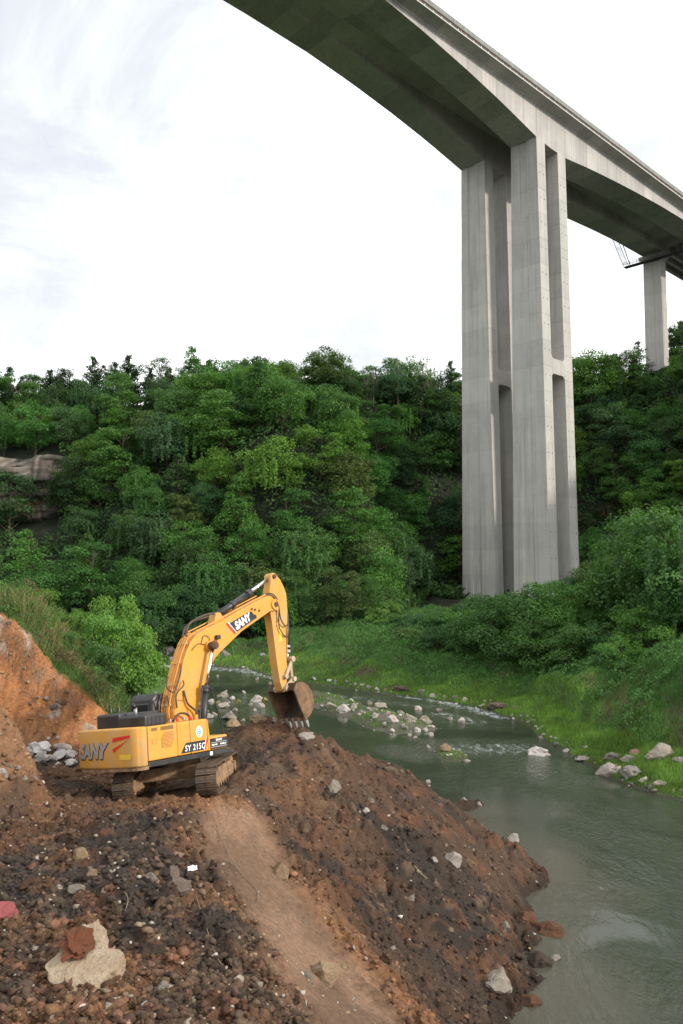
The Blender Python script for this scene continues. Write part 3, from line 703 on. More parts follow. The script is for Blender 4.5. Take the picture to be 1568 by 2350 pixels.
# upper body
def xr(y): return -2.93 + .12 * (abs(y) / 1.1) ** 2.0
arc = [(xr(y), y) for y in np.linspace(-1.13, 1.13, 13)]
cor = [(-2.74, 1.25), (-2.66, 1.33), (-2.56, 1.385)]
out = [(x, -y) for x, y in cor[::-1]] + arc + cor + [(-2.445, 1.40), (-2.445, -1.40)]
cw = exo('counterweight', prism_bm(out, 1.07, 2.14, 'z', .075, 3), M_yel2, smooth=False)
for p in cw.data.polygons: p.use_smooth = True
exo('counterweight_skirt', prism_bm([(x * .985 + .0, y * .97) for x, y in out], .98, 1.07, 'z'), M_mud)
hx = [(-2.10, -1.10), (-1.09, -.635), (-.625, .02)]
for i, (x0, x1) in enumerate(hx):
    exo('side_door', box_bm((x0, -1.385, 1.19), (x1, -1.15, 2.12), .03, 2), M_yel)
exo('side_panel', box_bm((-2.1, 1.15, 1.19), (-.8, 1.385, 2.12), .03, 2), M_yel)
exo('engine_bay', box_bm((-2.1, -1.15, 1.15), (.0, 1.15, 2.10)), M_yel)
exo('deck_frame', box_bm((-2.1, -1.36, 1.02), (.95, 1.3, 1.17), .02), M_blk)
exo('front_deck', box_bm((.0, -.62, 1.17), (.95, .2, 1.45)), M_yel)
exo('tank_box', prism_bm([(.03, 1.19), (.10, 1.19), (.10, 1.62), (.06, 2.06), (.03, 2.12)], -1.38, -.62, 'y', .01, 1), M_yel)
stp = exo('step_box', box_bm((.09, -1.36, 1.18), (.82, -.7, 1.58), .05, 3), M_yel)
exo('step_box_decal', box_bm((.10, -1.372, 1.21), (.80, -1.362, 1.52)), M_blk)
exo('rail_sticker', box_bm((.08, -1.375, 1.04), (.18, -1.362, 1.15)), M_white)
# vents
for (x0, x1, z0, z1, n_) in ((-1.97, -1.80, 1.98, 2.07, 6), (-1.66, -1.24, 1.97, 2.08, 14)):
    me_ = bm_mesh('vent_slot', box_bm((-.008, -.004, 0), (.008, .004, z1 - z0)), M_hose)
    for k in range(n_): link('vent_slot', me_, EX, (x0 + (x1 - x0) * k / (n_ - 1), -1.388, z0))
gr_e = exo('grille', prism_bm([(-1.66, 1.5), (-1.66, 1.74), (-1.54, 1.92), (-1.22, 1.92), (-1.22, 1.68), (-1.34, 1.48)], -1.387, -1.39, 'y'), simple('grille_back', (.30, .15, .03), .6))
for k in range(12):
    z = 1.50 + k * .036; xa = -1.65 + max(0, (k - 7)) * .025; xb = -1.23 - max(0, (5 - k)) * .025
    link('louver', bm_mesh('louver', box_bm((xa, -1.402, z), (xb, -1.39, z + .018)), M_yel), gr_e)
exo('door_latch', box_bm((-1.97, -1.395, 1.64), (-1.80, -1.385, 1.78), .01, 1), M_yel2)
# black hood over the engine, ribbed
def ribbed(x0, x1, y0, y1, z0, z1, n_, name):
    e_ = exo(name, box_bm((x0, y0, z0), (x1, y1, z1), .07, 3), M_blk, smooth=False)
    m_ = bm_mesh('rib', box_bm((-.025, y0 - .012, z0 + .03), (.025, y0 + .05, z1 - .05), .01, 1), M_blk)
    for k in range(n_): link('rib', m_, e_, (x0 + (x1 - x0) * (k + .7) / (n_ + .4), 0, 0))
    return e_
ribbed(-2.3, -1.5, -.02, 1.0, 2.10, 2.53, 4, 'rear_hood')
ribbed(-2.34, -1.5, -1.18, .0, 2.10, 2.44, 5, 'front_hood')
exo('hood_cover', box_bm((-1.5, .0, 2.1), (-.7, .28, 2.5), .03), M_blk)
exo('exhaust', cyl_bm((-1.95, -.35, 2.4), (-1.95, -.35, 2.66), .055, .05), M_galv, smooth=True)
exo('exhaust_tip', cyl_bm((-1.95, -.35, 2.64), (-2.05, -.35, 2.76), .052, .06), M_blk, smooth=True)
for x_ in (-2.0, -1.7): exo('hood_knob', cyl_bm((x_, .7, 2.58), (x_, .7, 2.70), .06, .05), M_blk)
# cab
cabp = [(-.70, 1.18), (-.78, 1.9), (-.76, 2.86), (-.62, 3.0), (.62, 2.98), (.86, 2.75), (1.02, 1.9), (1.0, 1.18)]
cab = exo('cab', prism_bm(cabp, .28, 1.34, 'y', .07, 3), M_blk)
for p in cab.data.polygons: p.use_smooth = True
link('window', bm_mesh('window', box_bm((-.80, .42, 2.02), (-.765, 1.2, 2.72), .02, 2), M_glass), cab)
link('window', bm_mesh('window', box_bm((-.42, .262, 2.0), (.72, .285, 2.82), .02, 2), M_glass), cab)
link('window_frame', tubes_mesh('window_frame', [([(-.50, .262, 1.5), (-.50, .262, 2.74), (-.40, .262, 2.87), (.70, .262, 2.85)], .014)], simple('pale_seal', (.35, .33, .29), .6), 5), cab)
link('roof_seam', tubes_mesh('roof_seam', [([(-.77, .34, 2.80), (-.77, 1.3, 2.80)], .012)], M_hose, 5), cab)
for x_, y_ in ((-.55, 1.1), (-.45, .4)):
    link('lifting_eye', tubes_mesh('lifting_eye', [([(x_ - .04, y_, 2.98), (x_ - .04, y_, 3.07), (x_ + .04, y_, 3.07), (x_ + .04, y_, 2.98)], .012)], M_galv, 5), cab)
link('label_plate', bm_mesh('label_plate', box_bm((-.60, .255, 2.02), (-.46, .268, 2.22)), M_ylab), cab)
# lettering
def text_obj(name, s, size, M, mat, bold=.02, shear=0.0, ext=.004, parent=EX, bend=None, spacing=1.0, sx=1.0):
    cu = bpy.data.curves.new(name, 'FONT'); cu.body = s; cu.size = size; cu.offset = bold * size; cu.shear = shear; cu.extrude = ext; cu.space_character = spacing; cu.resolution_u = 3
    o = bpy.data.objects.new(name, cu); dg = bpy.context.evaluated_depsgraph_get()
    COL.objects.link(o); bpy.context.view_layer.update(); dg = bpy.context.evaluated_depsgraph_get()
    me = bpy.data.meshes.new_from_object(o.evaluated_get(dg)); bpy.data.objects.remove(o)
    for v in me.vertices:
        p = v.co.copy(); p.x *= sx; v.co = M @ p
        if bend: v.co = bend(v.co)
    me.materials.clear(); me.materials.append(mat); me.update()
    return link(name, me, parent)
def M_side(x, z, y=-1.389, tilt=0.0):
    m = Matrix(((1, 0, 0, x), (0, 0, -1, y), (0, 1, 0, z), (0, 0, 0, 1))); return m @ Matrix.Rotation(tilt, 4, 'Z')
def M_rear(y, z, tilt=0.0):
    m = Matrix(((0, 0, -1, 0), (-1, 0, 0, y), (0, 1, 0, z), (0, 0, 0, 1))); return m @ Matrix.Rotation(tilt, 4, 'Z')
bendf = lambda p: Vector((xr(max(-1.25, min(1.25, p.y))) + p.x - .006, p.y, p.z))
text_obj('rear_lettering', 'SANY', .56, M_rear(1.08, 1.36), M_blk, .075, .25, .002, bend=bendf, sx=.88, spacing=1.02)
text_obj('rear_lettering', 'SANY', .56, Matrix.Translation((-.008, 0, 0)) @ M_rear(1.08, 1.375), M_silver, .045, .25, .002, bend=bendf, sx=.88, spacing=1.02)
def rear_poly(pts, mat, name):
    bm = bmesh.new(); n_ = 8
    # pts: quad corners in (y, z); subdivided so that it follows the curve of the counterweight
    g_ = [[None] * 2 for _ in range(n_ + 1)]
    for i in range(n_ + 1):
        k = i / n_
        for j, (a_, b_) in enumerate(((pts[0], pts[1]), (pts[3], pts[2]))):
            y_ = a_[0] + (b_[0] - a_[0]) * k; z_ = a_[1] + (b_[1] - a_[1]) * k
            g_[i][j] = bm.verts.new((xr(y_) - .012, y_, z_))
    for i in range(n_): bm.faces.new((g_[i][0], g_[i + 1][0], g_[i + 1][1], g_[i][1]))
    return exo(name, bm, mat)
rear_poly([(-.50, 1.90), (-1.10, 1.95), (-1.10, 1.88), (-.47, 1.78)], M_red, 'red_stripe')
rear_poly([(-.47, 1.60), (-.85, 1.74), (-1.10, 1.86), (-.50, 1.50)], M_red, 'red_stripe')
rear_poly([(1.2, 1.80), (1.16, 1.82), (1.16, 1.70), (1.2, 1.68)], M_red, 'red_stripe')
exo('warning_label', box_bm((-2.11, -1.3885, 1.24), (-2.115, -1.30, 1.40)), M_ylab)
rear_poly([(-.72, 1.30), (-1.12, 1.30), (-1.12, 1.44), (-.72, 1.44)], simple('faded_label', (.70, .44, .05), .5), 'warning_label')
# model number band
def side_poly(pts, mat, name, y=-1.3885, parent=EX):
    bm = bmesh.new(); vs = [bm.verts.new((p[0], y, p[1])) for p in pts]; f_ = bm.faces.new(vs); r_ = bmesh.ops.extrude_face_region(bm, geom=[f_])
    for v in r_['geom']:
        if isinstance(v, bmesh.types.BMVert): v.co.y += .003
    bmesh.ops.recalc_face_normals(bm, faces=bm.faces)
    return exo(name, bm, mat, parent)
side_poly([(-1.00, 1.24), (-.10, 1.24), (.015, 1.52), (-.80, 1.52), (-.86, 1.46)], M_blk, 'model_band', -1.391)
side_poly([(-.14, 1.24), (-.09, 1.24), (.02, 1.60), (-.03, 1.60)], M_red, 'band_stripe', -1.394)
side_poly([(-.165, 1.24), (-.145, 1.24), (-.035, 1.60), (-.055, 1.60)], M_white, 'band_stripe', -1.394)
text_obj('model_lettering', 'SY 215C', .235, M_side(-.86, 1.285, -1.394), M_white, .016, .1, .002, sx=.80, spacing=1.14)
text_obj('step_lettering', 'SANY', .095, M_side(.33, 1.43, -1.374), M_white, .03, 0, .001, sx=1.05)
text_obj('step_lettering', '400-87 8 48', .055, M_side(.20, 1.30, -1.374), M_white, .04, 0, .001) if False else None
for k, (xa, xb) in enumerate(((.16, .27), (.30, .38), (.50, .56), (.58, .66), (.68, .73))):
    exo('print_mark', box_bm((xa, -1.375, 1.31), (xb, -1.3725, 1.35)), M_white)
for z_ in (1.39, 1.26): exo('print_line', box_bm((.14, -1.375, z_), (.76, -1.3725, z_ + .008)), M_white)
# round green and blue badge
def disc_bm(x, z, rx, rz, y, n_=28):
    bm = bmesh.new(); vs = [bm.verts.new((x + rx * math.cos(a_), y, z + rz * math.sin(a_))) for a_ in np.linspace(0, 2 * math.pi, n_, endpoint=False)]
    f_ = bm.faces.new(vs); r_ = bmesh.ops.extrude_face_region(bm, geom=[f_])
    for v in r_['geom']:
        if isinstance(v, bmesh.types.BMVert): v.co.y += .003
    bmesh.ops.recalc_face_normals(bm, faces=bm.faces); return bm
bd = exo('badge', disc_bm(-.30, 1.78, .125, .165, -1.391), M_white)
link('badge_globe', bm_mesh('badge_globe', disc_bm(-.285, 1.775, .062, .078, -1.394), M_blu), bd)
link('badge_swirl', tubes_mesh('badge_swirl', [([(-.30 + .085 * math.cos(a_), -1.394, 1.78 + .115 * math.sin(a_)) for a_ in np.linspace(1.4, 5.2, 12)], .012)], M_grn, 4), bd)
for z_ in (1.745, 1.80): link('badge_line', bm_mesh('badge_line', box_bm((-.345, -1.3965, z_), (-.225, -1.3945, z_ + .012)), M_white), bd)
# hand rail at the front right
link('hand_rail', tubes_mesh('hand_rail', [(curve_pts([(-.08, -1.2, 2.1), (.07, -1.2, 2.95), (.12, -1.2, 3.04), (.40, -1.2, 3.0), (.46, -1.2, 2.92), (.70, -1.2, 2.06), (.86, -1.2, 1.5)], 5), .022),
                                             ([(-.06, -1.2, 2.12), (.69, -1.2, 2.08)], .02)], M_blk, 6), EX)
# boom
boom_p = [(-.22, 1.45), (.10, 1.45), (.38, 1.85), (.56, 2.30), (.82, 2.95), (1.22, 3.72), (1.40, 3.93), (1.60, 4.09), (2.63, 4.78), (4.05, 5.48), (4.32, 5.50), (4.42, 5.68), (4.34, 5.92), (4.12, 6.04), (3.87, 6.00), (2.6, 5.50), (1.66, 5.08), (1.10, 4.88), (.72, 4.70), (.48, 4.50), (.30, 4.22), (.12, 3.85), (-.14, 3.15), (-.34, 2.42), (-.38, 1.9)]
boom = exo('boom', prism_bm(boom_p, -.26, .26, 'y', .018, 2), M_yel)
for sgn in (-1, 1):
    exo('boom_bracket', prism_bm([(-.5, 1.3), (.45, 1.3), (.3, 1.75), (.05, 1.95), (-.3, 1.95)], sgn * .38 - .03, sgn * .38 + .03, 'y', .01, 1), M_yel)
side_poly([(1.98, 5.00), (2.30, 4.72), (3.36, 5.24), (3.34, 5.33), (3.22, 5.36), (3.14, 5.44), (3.04, 5.46)], M_blk, 'boom_band', -.268)
side_poly([(1.93, 5.03), (2.28, 4.69), (2.36, 4.73), (2.00, 5.07)], M_red, 'boom_stripe', -.272)
side_poly([(2.00, 5.08), (2.36, 4.735), (2.39, 4.75), (2.03, 5.10)], M_white, 'boom_stripe', -.272)
for (x_, z_) in ((3.15, 5.52), (3.30, 5.50), (3.50, 5.47)): side_poly([(x_ - .05, z_ - .04), (x_ + .05, z_ + .01), (x_ + .04, z_ + .07), (x_ - .06, z_ + .03)], M_blk, 'boom_square', -.268)
text_obj('boom_lettering', 'SANY', .36, M_side(2.38, 4.83, -.272, R(26.5)), M_white, .05, .2, .002, sx=.85)
exo('boom_pin', cyl_bm((1.14, -.62, 4.32), (1.14, .62, 4.32), .085), M_rust)
exo('boom_pin_boss', cyl_bm((1.14, -.36, 4.32), (1.14, .36, 4.32), .16), M_yel2)
exo('boom_lamp', box_bm((1.42, -.40, 4.52), (1.56, -.27, 4.66), .02, 2), M_blk)
# boom cylinders
for y_ in (-.50, .50):
    c_ = exo('boom_cylinder', cyl_bm((.48, y_, 1.5), (.72, y_, 2.98), .10), M_blk, smooth=True)
    link('gland', bm_mesh('gland', cyl_bm((.70, y_, 2.9), (.735, y_, 3.08), .125), M_blk), c_)
    link('rod', bm_mesh('rod', cyl_bm((.72, y_, 3.0), (1.12, y_, 4.3), .058), M_chrome, True), c_)
    link('rod_eye', bm_mesh('rod_eye', cyl_bm((1.14, y_ - .10, 4.32), (1.14, y_ + .10, 4.32), .13), M_rust), c_)
# arm cylinder on top of the boom
ac = exo('arm_cylinder', cyl_bm((1.72, 0, 5.30), (3.30, 0, 6.12), .105), M_blk, smooth=True)
link('gland', bm_mesh('gland', cyl_bm((3.22, 0, 6.08), (3.42, 0, 6.18), .13), M_blk), ac)
link('clamp', bm_mesh('clamp', cyl_bm((2.45, 0, 5.68), (2.56, 0, 5.735), .135), M_blk), ac)
link('rod', bm_mesh('rod', cyl_bm((3.3, 0, 6.12), (4.42, 0, 6.74), .06), M_chrome, True), ac)
exo('cylinder_bracket', prism_bm([(1.5, 4.98), (2.0, 5.2), (1.82, 5.42), (1.66, 5.42)], -.16, .16, 'y', .01, 1), M_yel2)
# arm
arm_p = [(4.30, 6.80), (4.40, 6.90), (4.54, 6.88), (4.78, 6.65), (4.92, 6.42), (5.03, 6.15), (5.03, 5.5), (4.80, 3.95), (4.70, 2.95), (4.66, 2.70), (4.58, 2.60), (4.47, 2.66), (4.36, 2.95), (4.28, 3.6), (4.18, 5.1), (4.10, 5.70), (4.18, 6.2), (4.28, 6.55)]
arm = exo('arm', prism_bm(arm_p, -.17, .17, 'y', .015, 2), M_yel2)
for (a_, b_) in ((5.30, 3.9),): exo('arm_joint_plate', cyl_bm((4.30, -.31, 5.72), (4.30, .31, 5.72), .20, seg=20), M_yel2)
exo('joint_pin', cyl_bm((4.30, -.34, 5.72), (4.30, .34, 5.72), .09, seg=14), M_rust)
exo('arm_pin', cyl_bm((4.45, -.22, 6.76), (4.45, .22, 6.76), .08, seg=12), M_rust)
bc = exo('bucket_cylinder', cyl_bm((5.14, 0, 5.45), (5.03, 0, 4.0), .09), M_blk, smooth=True)
link('rod', bm_mesh('rod', cyl_bm((5.03, 0, 4.02), (5.00, 0, 3.74), .05), M_chrome, True), bc)
link('clamp', bm_mesh('clamp', cyl_bm((5.05, 0, 4.26), (5.04, 0, 4.18), .12), M_galv), bc)
link('clamp', bm_mesh('clamp', cyl_bm((5.035, 0, 4.10), (5.03, 0, 4.00), .12), M_galv), bc)
text_obj('arm_marking', '1254', .17, M_side(4.50, 4.75, -.176, R(-90)), M_ylab, .03, 0, .001) if False else side_poly([(4.47, 4.40), (4.60, 4.42), (4.60, 4.92), (4.52, 4.95), (4.50, 4.7)], M_ylab, 'arm_marking', -.178)
# linkage
for y_ in (-.23, .23):
    exo('side_link', prism_bm([(4.96, 3.78), (5.06, 3.74), (4.66, 3.12), (4.54, 3.17)], y_ - .03, y_ + .03, 'y', .012, 1), M_dusty)
    exo('bucket_link', prism_bm([(4.93, 3.74), (5.07, 3.76), (5.08, 3.02), (4.95, 3.02)], y_ * .55 - .035, y_ * .55 + .035, 'y', .015, 1), M_dusty)
for (x_, z_, r_) in ((5.0, 3.75, .10), (4.59, 3.15, .085), (5.0, 3.04, .085), (4.57, 2.72, .10)): exo('link_pin', cyl_bm((x_, -.30, z_), (x_, .30, z_), r_, seg=14), M_dusty)
# bucket: shell open towards the machine, two side plates, lip and five teeth
bk = empty('bucket', (0, 0, 0), EX)
shell = [(4.52, 2.66), (4.70, 2.90), (5.0, 2.90), (5.24, 2.80), (5.44, 2.55), (5.52, 2.25), (5.46, 1.95), (5.28, 1.72), (5.08, 1.60)]
def shell_bm(pts, y0, y1, th):
    bm = bmesh.new(); P = [Vector((p[0], 0, p[1])) for p in pts]; inner = []
    for i in range(len(P)):
        d = (P[min(i + 1, len(P) - 1)] - P[max(i - 1, 0)]).normalized(); nrm = Vector((d.z, 0, -d.x)); inner.append(P[i] + nrm * th)
    for L_ in (P, inner):
        pass
    r_ = [[bm.verts.new((p.x, y, p.z)) for p in L_] for L_ in (P, inner) for y in (y0, y1)]
    n_ = len(P)
    for i in range(n_ - 1):
        bm.faces.new((r_[0][i], r_[0][i + 1], r_[1][i + 1], r_[1][i])); bm.faces.new((r_[2][i], r_[3][i], r_[3][i + 1], r_[2][i + 1]))
        bm.faces.new((r_[0][i], r_[2][i], r_[2][i + 1], r_[0][i + 1])); bm.faces.new((r_[1][i], r_[1][i + 1], r_[3][i + 1], r_[3][i]))
    for i in (0, n_ - 1): bm.faces.new((r_[0][i], r_[1][i], r_[3][i], r_[2][i]))
    bmesh.ops.recalc_face_normals(bm, faces=bm.faces); return bm
sh = link('bucket_shell', bm_mesh('bucket_shell', shell_bm(shell, -.60, .60, .05), M_buck_in), bk)
for y_ in (-.615, .615):
    link('side_plate', bm_mesh('side_plate', prism_bm(shell + [(4.98, 1.66), (4.78, 2.1)], y_ - .02, y_ + .02, 'y', .008, 1), M_bucket), bk)
    link('side_cutter', bm_mesh('side_cutter', prism_bm([(4.52, 2.64), (4.62, 2.62), (5.09, 1.62), (4.98, 1.58), (4.75, 2.08)], y_ - .035, y_ + .035, 'y', .008, 1), M_bucket), bk)
link('bucket_back', bm_mesh('bucket_back', shell_bm([(p[0] + .012, p[1] + .012) for p in shell[1:]], -.58, .58, .008), M_bucket), bk)
for y_ in (-.2, .2): link('bucket_ear', bm_mesh('bucket_ear', prism_bm([(4.46, 2.62), (4.62, 2.62), (5.0, 2.84), (5.10, 3.04), (4.98, 3.12), (4.60, 2.86)], y_ - .035, y_ + .035, 'y', .012, 1), M_dusty), bk)
link('lip', bm_mesh('lip', prism_bm([(5.0, 1.68), (5.12, 1.66), (5.16, 1.56), (5.05, 1.54)], -.61, .61, 'y', .01, 1), M_bucket), bk)
tooth = bm_mesh('tooth', prism_bm([(5.00, 1.66), (5.15, 1.62), (5.22, 1.40), (5.205, 1.30), (5.17, 1.30), (5.05, 1.50)], -.045, .045, 'y', .012, 1), M_tooth)
for y_ in (-.55, -.275, 0, .275, .55): link('tooth', tooth, bk, (0, y_, 0))
# hydraulic lines
steel = []
for k, y_ in enumerate((-.20, -.12, .02, .12)):
    off = .05
    steel.append((curve_pts([(-.42, y_ - .02, 1.7), (-.43, y_, 2.1), (-.40 - off, y_, 2.5), (-.19 - off, y_, 3.2), (.07 - off, y_, 3.88), (.26 - off, y_, 4.28), (.45 - off, y_, 4.58), (.70, y_, 4.78)], 5), .020))
for y_ in (-.22, .22):
    steel.append((curve_pts([(.70, y_, 4.80), (1.6, y_, 5.14), (2.6, y_, 5.56), (3.4, y_, 5.88), (3.9, y_, 6.08)], 4), .024))
for h_ in steel: link('steel_line', tubes_mesh('steel_line', [h_], M_yel, 6), EX)
cl_me = bm_mesh('line_clamp', box_bm((-.04, -.24, -.02), (.04, .18, .03), .008, 1), M_yel2)
for (x_, z_, a_) in ((-.40, 2.62, 70), (-.22, 3.22, 70), (.02, 3.88, 68), (.33, 4.48, 50)): link('line_clamp', cl_me, EX, (x_, 0, z_), (0, R(-a_), 0))
hs = []
hs.append((curve_pts([(.42, -.10, 4.66), (.55, -.10, 5.02), (.95, -.10, 5.25), (1.45, -.05, 5.38), (1.72, -.04, 5.40)], 6), .038))
hs.append((curve_pts([(.45, .10, 4.66), (.60, .10, 4.98), (1.0, .10, 5.18), (1.5, .06, 5.30)], 6), .034))
hs.append((curve_pts([(-.25, -.32, 2.5), (-.28, -.36, 2.9), (-.05, -.42, 3.15), (.0, -.34, 3.3)], 5), .022))
hs.append((curve_pts([(.05, -.30, 3.0), (.12, -.36, 2.6), (.38, -.40, 2.35), (.44, -.42, 2.1), (.30, -.42, 1.95), (.1, -.4, 2.1)], 6), .03))
hs.append((curve_pts([(-.55, -.36, 3.45), (-.62, -.36, 3.15), (-.40, -.40, 2.98), (-.15, -.36, 3.35), (.02, -.3, 3.75)], 6), .022))
hs.append((curve_pts([(-.60, -.45, 2.05), (-.35, -.48, 2.32), (-.05, -.48, 2.30), (.15, -.45, 2.12)], 5), .035))
hs.append((curve_pts([(-.65, -.2, 2.0), (-.62, -.2, 2.5), (-.50, -.2, 2.9), (-.42, -.18, 2.6)], 5), .022))
hs.append((curve_pts([(3.9, -.24, 6.08), (4.2, -.28, 6.02), (4.42, -.30, 5.72), (4.5, -.30, 5.2), (4.72, -.28, 4.95), (4.98, -.20, 5.02)], 6), .024))
hs.append((curve_pts([(3.85, -.18, 6.10), (4.25, -.24, 6.10), (4.50, -.26, 5.75), (4.42, -.26, 5.0), (4.60, -.25, 4.65), (4.88, -.20, 4.55)], 6), .022))
hs.append((curve_pts([(.85, -.27, 4.42), (.95, -.30, 4.65), (1.15, -.30, 4.60), (1.2, -.30, 4.45), (1.4, -.30, 4.50)], 5), .012))
hs.append((curve_pts([(.45, -.28, 4.2), (.7, -.30, 4.4), (1.0, -.30, 4.36)], 5), .012))
for h_ in hs: link('hydraulic_hose', tubes_mesh('hydraulic_hose', [h_], M_hose, 6), EX)
link('arm_line', tubes_mesh('arm_line', [([(4.88, -.19, 4.9), (4.80, -.19, 3.9)], .02)], M_yel2, 6), EX)
for (x_, y_, z_, m_) in ((-.42, -.62, 2.12, M_red), (-.2, -.66, 2.12, M_galv), (-.62, -.55, 2.12, M_galv), (.02, -.66, 2.12, M_red)):
    exo('valve_cap', cyl_bm((x_, y_, z_), (x_, y_, z_ + .10), .04), m_)
exo('filler_cap', cyl_bm((.0, -.95, 2.1), (.0, -.95, 2.26), .06), M_yel)
# proportions of the body and of the digging arm
KEEP = ('counterweight', 'rear_', 'red_stripe', 'faded', 'cab', 'warning', 'hood', 'front_hood', 'exhaust')
FRONT = ('boom', 'arm', 'joint', 'cylinder', 'bucket', 'side_link', 'link_pin', 'line_clamp', 'steel_line', 'hydraulic_hose')
done_ = set()
def warp(o, kx, bx, kz, bz):
    if abs(o.location.x) > 1e-6: o.location.x = kx * o.location.x + bx
    elif o.data is not None and o.data.name not in done_:
        done_.add(o.data.name)
        for v in o.data.vertices: v.co.x = kx * v.co.x + bx; v.co.z = kz * v.co.z + bz
    for c_ in o.children: warp(c_, kx, bx, kz, bz)
bpy.context.view_layer.update()
for c_ in list(EX.children):
    if c_.name.startswith(FRONT): warp(c_, 1.126, -.024, 1.02, -.046)
    elif not c_.name.startswith(KEEP): warp(c_, 1.087, -.143, 1, 0)
# undercarriage: lies along the line of sight, turned against the upper body
ang = math.atan2(Vector((0.02, 1, 0)).dot(lf_), Vector((0.02, 1, 0)).dot(fw_))
uc = empty('undercarriage', (0, 0, 0), EX); uc.rotation_euler = (0, 0, ang)
link('slew_ring', bm_mesh('slew_ring', cyl_bm((0, 0, .80), (0, 0, 1.03), .62, seg=28), M_mud), uc)
link('car_body', bm_mesh('car_body', prism_bm([(-.75, -1.05), (.75, -1.05), (.55, 0), (.75, 1.05), (-.75, 1.05), (-.55, 0)], .42, .80, 'z', .05, 2), M_mud), uc)
def loop_pts(Lh, r, zc):
    per = 4 * Lh + 2 * math.pi * r; n_ = 46; out_ = []
    for k in range(n_):
        s = per * k / n_
        if s < 2 * Lh: out_.append((-Lh + s, zc + r, 0))
        elif s < 2 * Lh + math.pi * r: a_ = (s - 2 * Lh) / r; out_.append((Lh + r * math.sin(a_), zc + r * math.cos(a_), -a_))
        elif s < 4 * Lh + math.pi * r: out_.append((Lh - (s - 2 * Lh - math.pi * r), zc - r, math.pi))
        else: a_ = (s - 4 * Lh - math.pi * r) / r; out_.append((-Lh - r * math.sin(a_), zc - r * math.cos(a_), math.pi - a_))
    return out_
bm = box_bm((-.088, -.30, -.015), (.088, .30, .015)); box_bm((-.086, -.295, .015), (-.062, .295, .05), bm=bm); box_bm((-.012, -.295, .015), (.012, .295, .04), bm=bm); box_bm((.055, -.295, .015), (.07, .295, .035), bm=bm)
shoe = bm_mesh('track_shoe', bm, M_track)
grz = bm_mesh('grouser_edge', box_bm((-.084, -.29, .05), (-.064, .29, .056)), M_trackedge)
for y_ in (-1.19, 1.19):
    tr_e = empty('track', (0, y_, 0), uc)
    for (x_, z_, a_) in loop_pts(1.62, .40, .46):
        s_ = link('track_shoe', shoe, tr_e, (x_, 0, z_), (0, -a_ if False else -a_, 0))
    link('track_frame', bm_mesh('track_frame', prism_bm([(-1.5, .25), (1.5, .25), (1.5, .55), (.9, .70), (-.9, .70), (-1.5, .55)], -.20, .20, 'y', .03, 2), M_mud), tr_e)
    for x_ in (-1.62, 1.62):
        link('sprocket' if x_ < 0 else 'idler', bm_mesh('wheel', cyl_bm((x_, -.12, .46), (x_, .12, .46), .36, seg=22), M_mud), tr_e)
        link('hub', bm_mesh('hub', cyl_bm((x_, -.24, .46), (x_, .24, .46), .17, seg=18), M_mud), tr_e)
    for k in range(7): link('roller', bm_mesh('roller', cyl_bm((-1.2 + k * .4, -.13, .2), (-1.2 + k * .4, .13, .2), .09, seg=12), M_mud), tr_e)
    for x_ in (-.5, .5): link('top_roller', bm_mesh('top_roller', cyl_bm((x_, -.13, .76), (x_, .13, .76), .07, seg=12), M_mud), tr_e)

exec_marker = None
# ------------------------------------------------------------------ rocks
def rock_mesh(name, seed, mat, sub=3, flat=.75, cuts=9, rough=.24):
    rg = random.Random(seed); bm = bmesh.new(); bmesh.ops.create_icosphere(bm, subdivisions=sub, radius=1)
    pl = []
    for _ in range(cuts):
        d = Vector((rg.uniform(-1, 1), rg.uniform(-1, 1), rg.uniform(-.7, 1))).normalized(); pl.append((d, rg.uniform(.50, .82)))
    from mathutils import noise
    for v in bm.verts:
        for d, h in pl:
            k = v.co.dot(d)
            if k > h: v.co -= d * (k - h)
        nz = noise.fractal(v.co * 2.2 + Vector((seed, 0, 0)), 1.0, 2.0, 4)
        v.co *= 1 + rough * nz
        v.co.z *= flat
    return bm_mesh(name, bm, mat)
RK = {}
def get_rock(kind, flat=.75):
    key = (kind, flat)
    if key not in RK: RK[key] = [rock_mesh('rock', 10 * len(RK) + i + 3, M_rk[kind], 3, flat) for i in range(4)]
    return random.choice(RK[key])
def place_rock(px, py, w, kind, label, name='rock', cat='rock', group=None, hgt=.75, sink=.62, yaw=None, tilt=0.0, sx=1.0, base=True):
    p = hit(px, py); D_ = np.linalg.norm(p - EYE); s = w / 1828. * D_ / 2 * 1.12
    z = max(float(Zmesh(p[0], p[1])), 0 if p[2] < .05 else -9)
    o = link(name, get_rock(kind, .75), None, (p[0], p[1] + s * .3, z + s * hgt * (1 - sink) * .75), (tilt, random.uniform(-.15, .15), random.uniform(0, 6.3) if yaw is None else yaw), (s * sx, s, s * hgt / .75))
    return tag(o, label, cat, group)
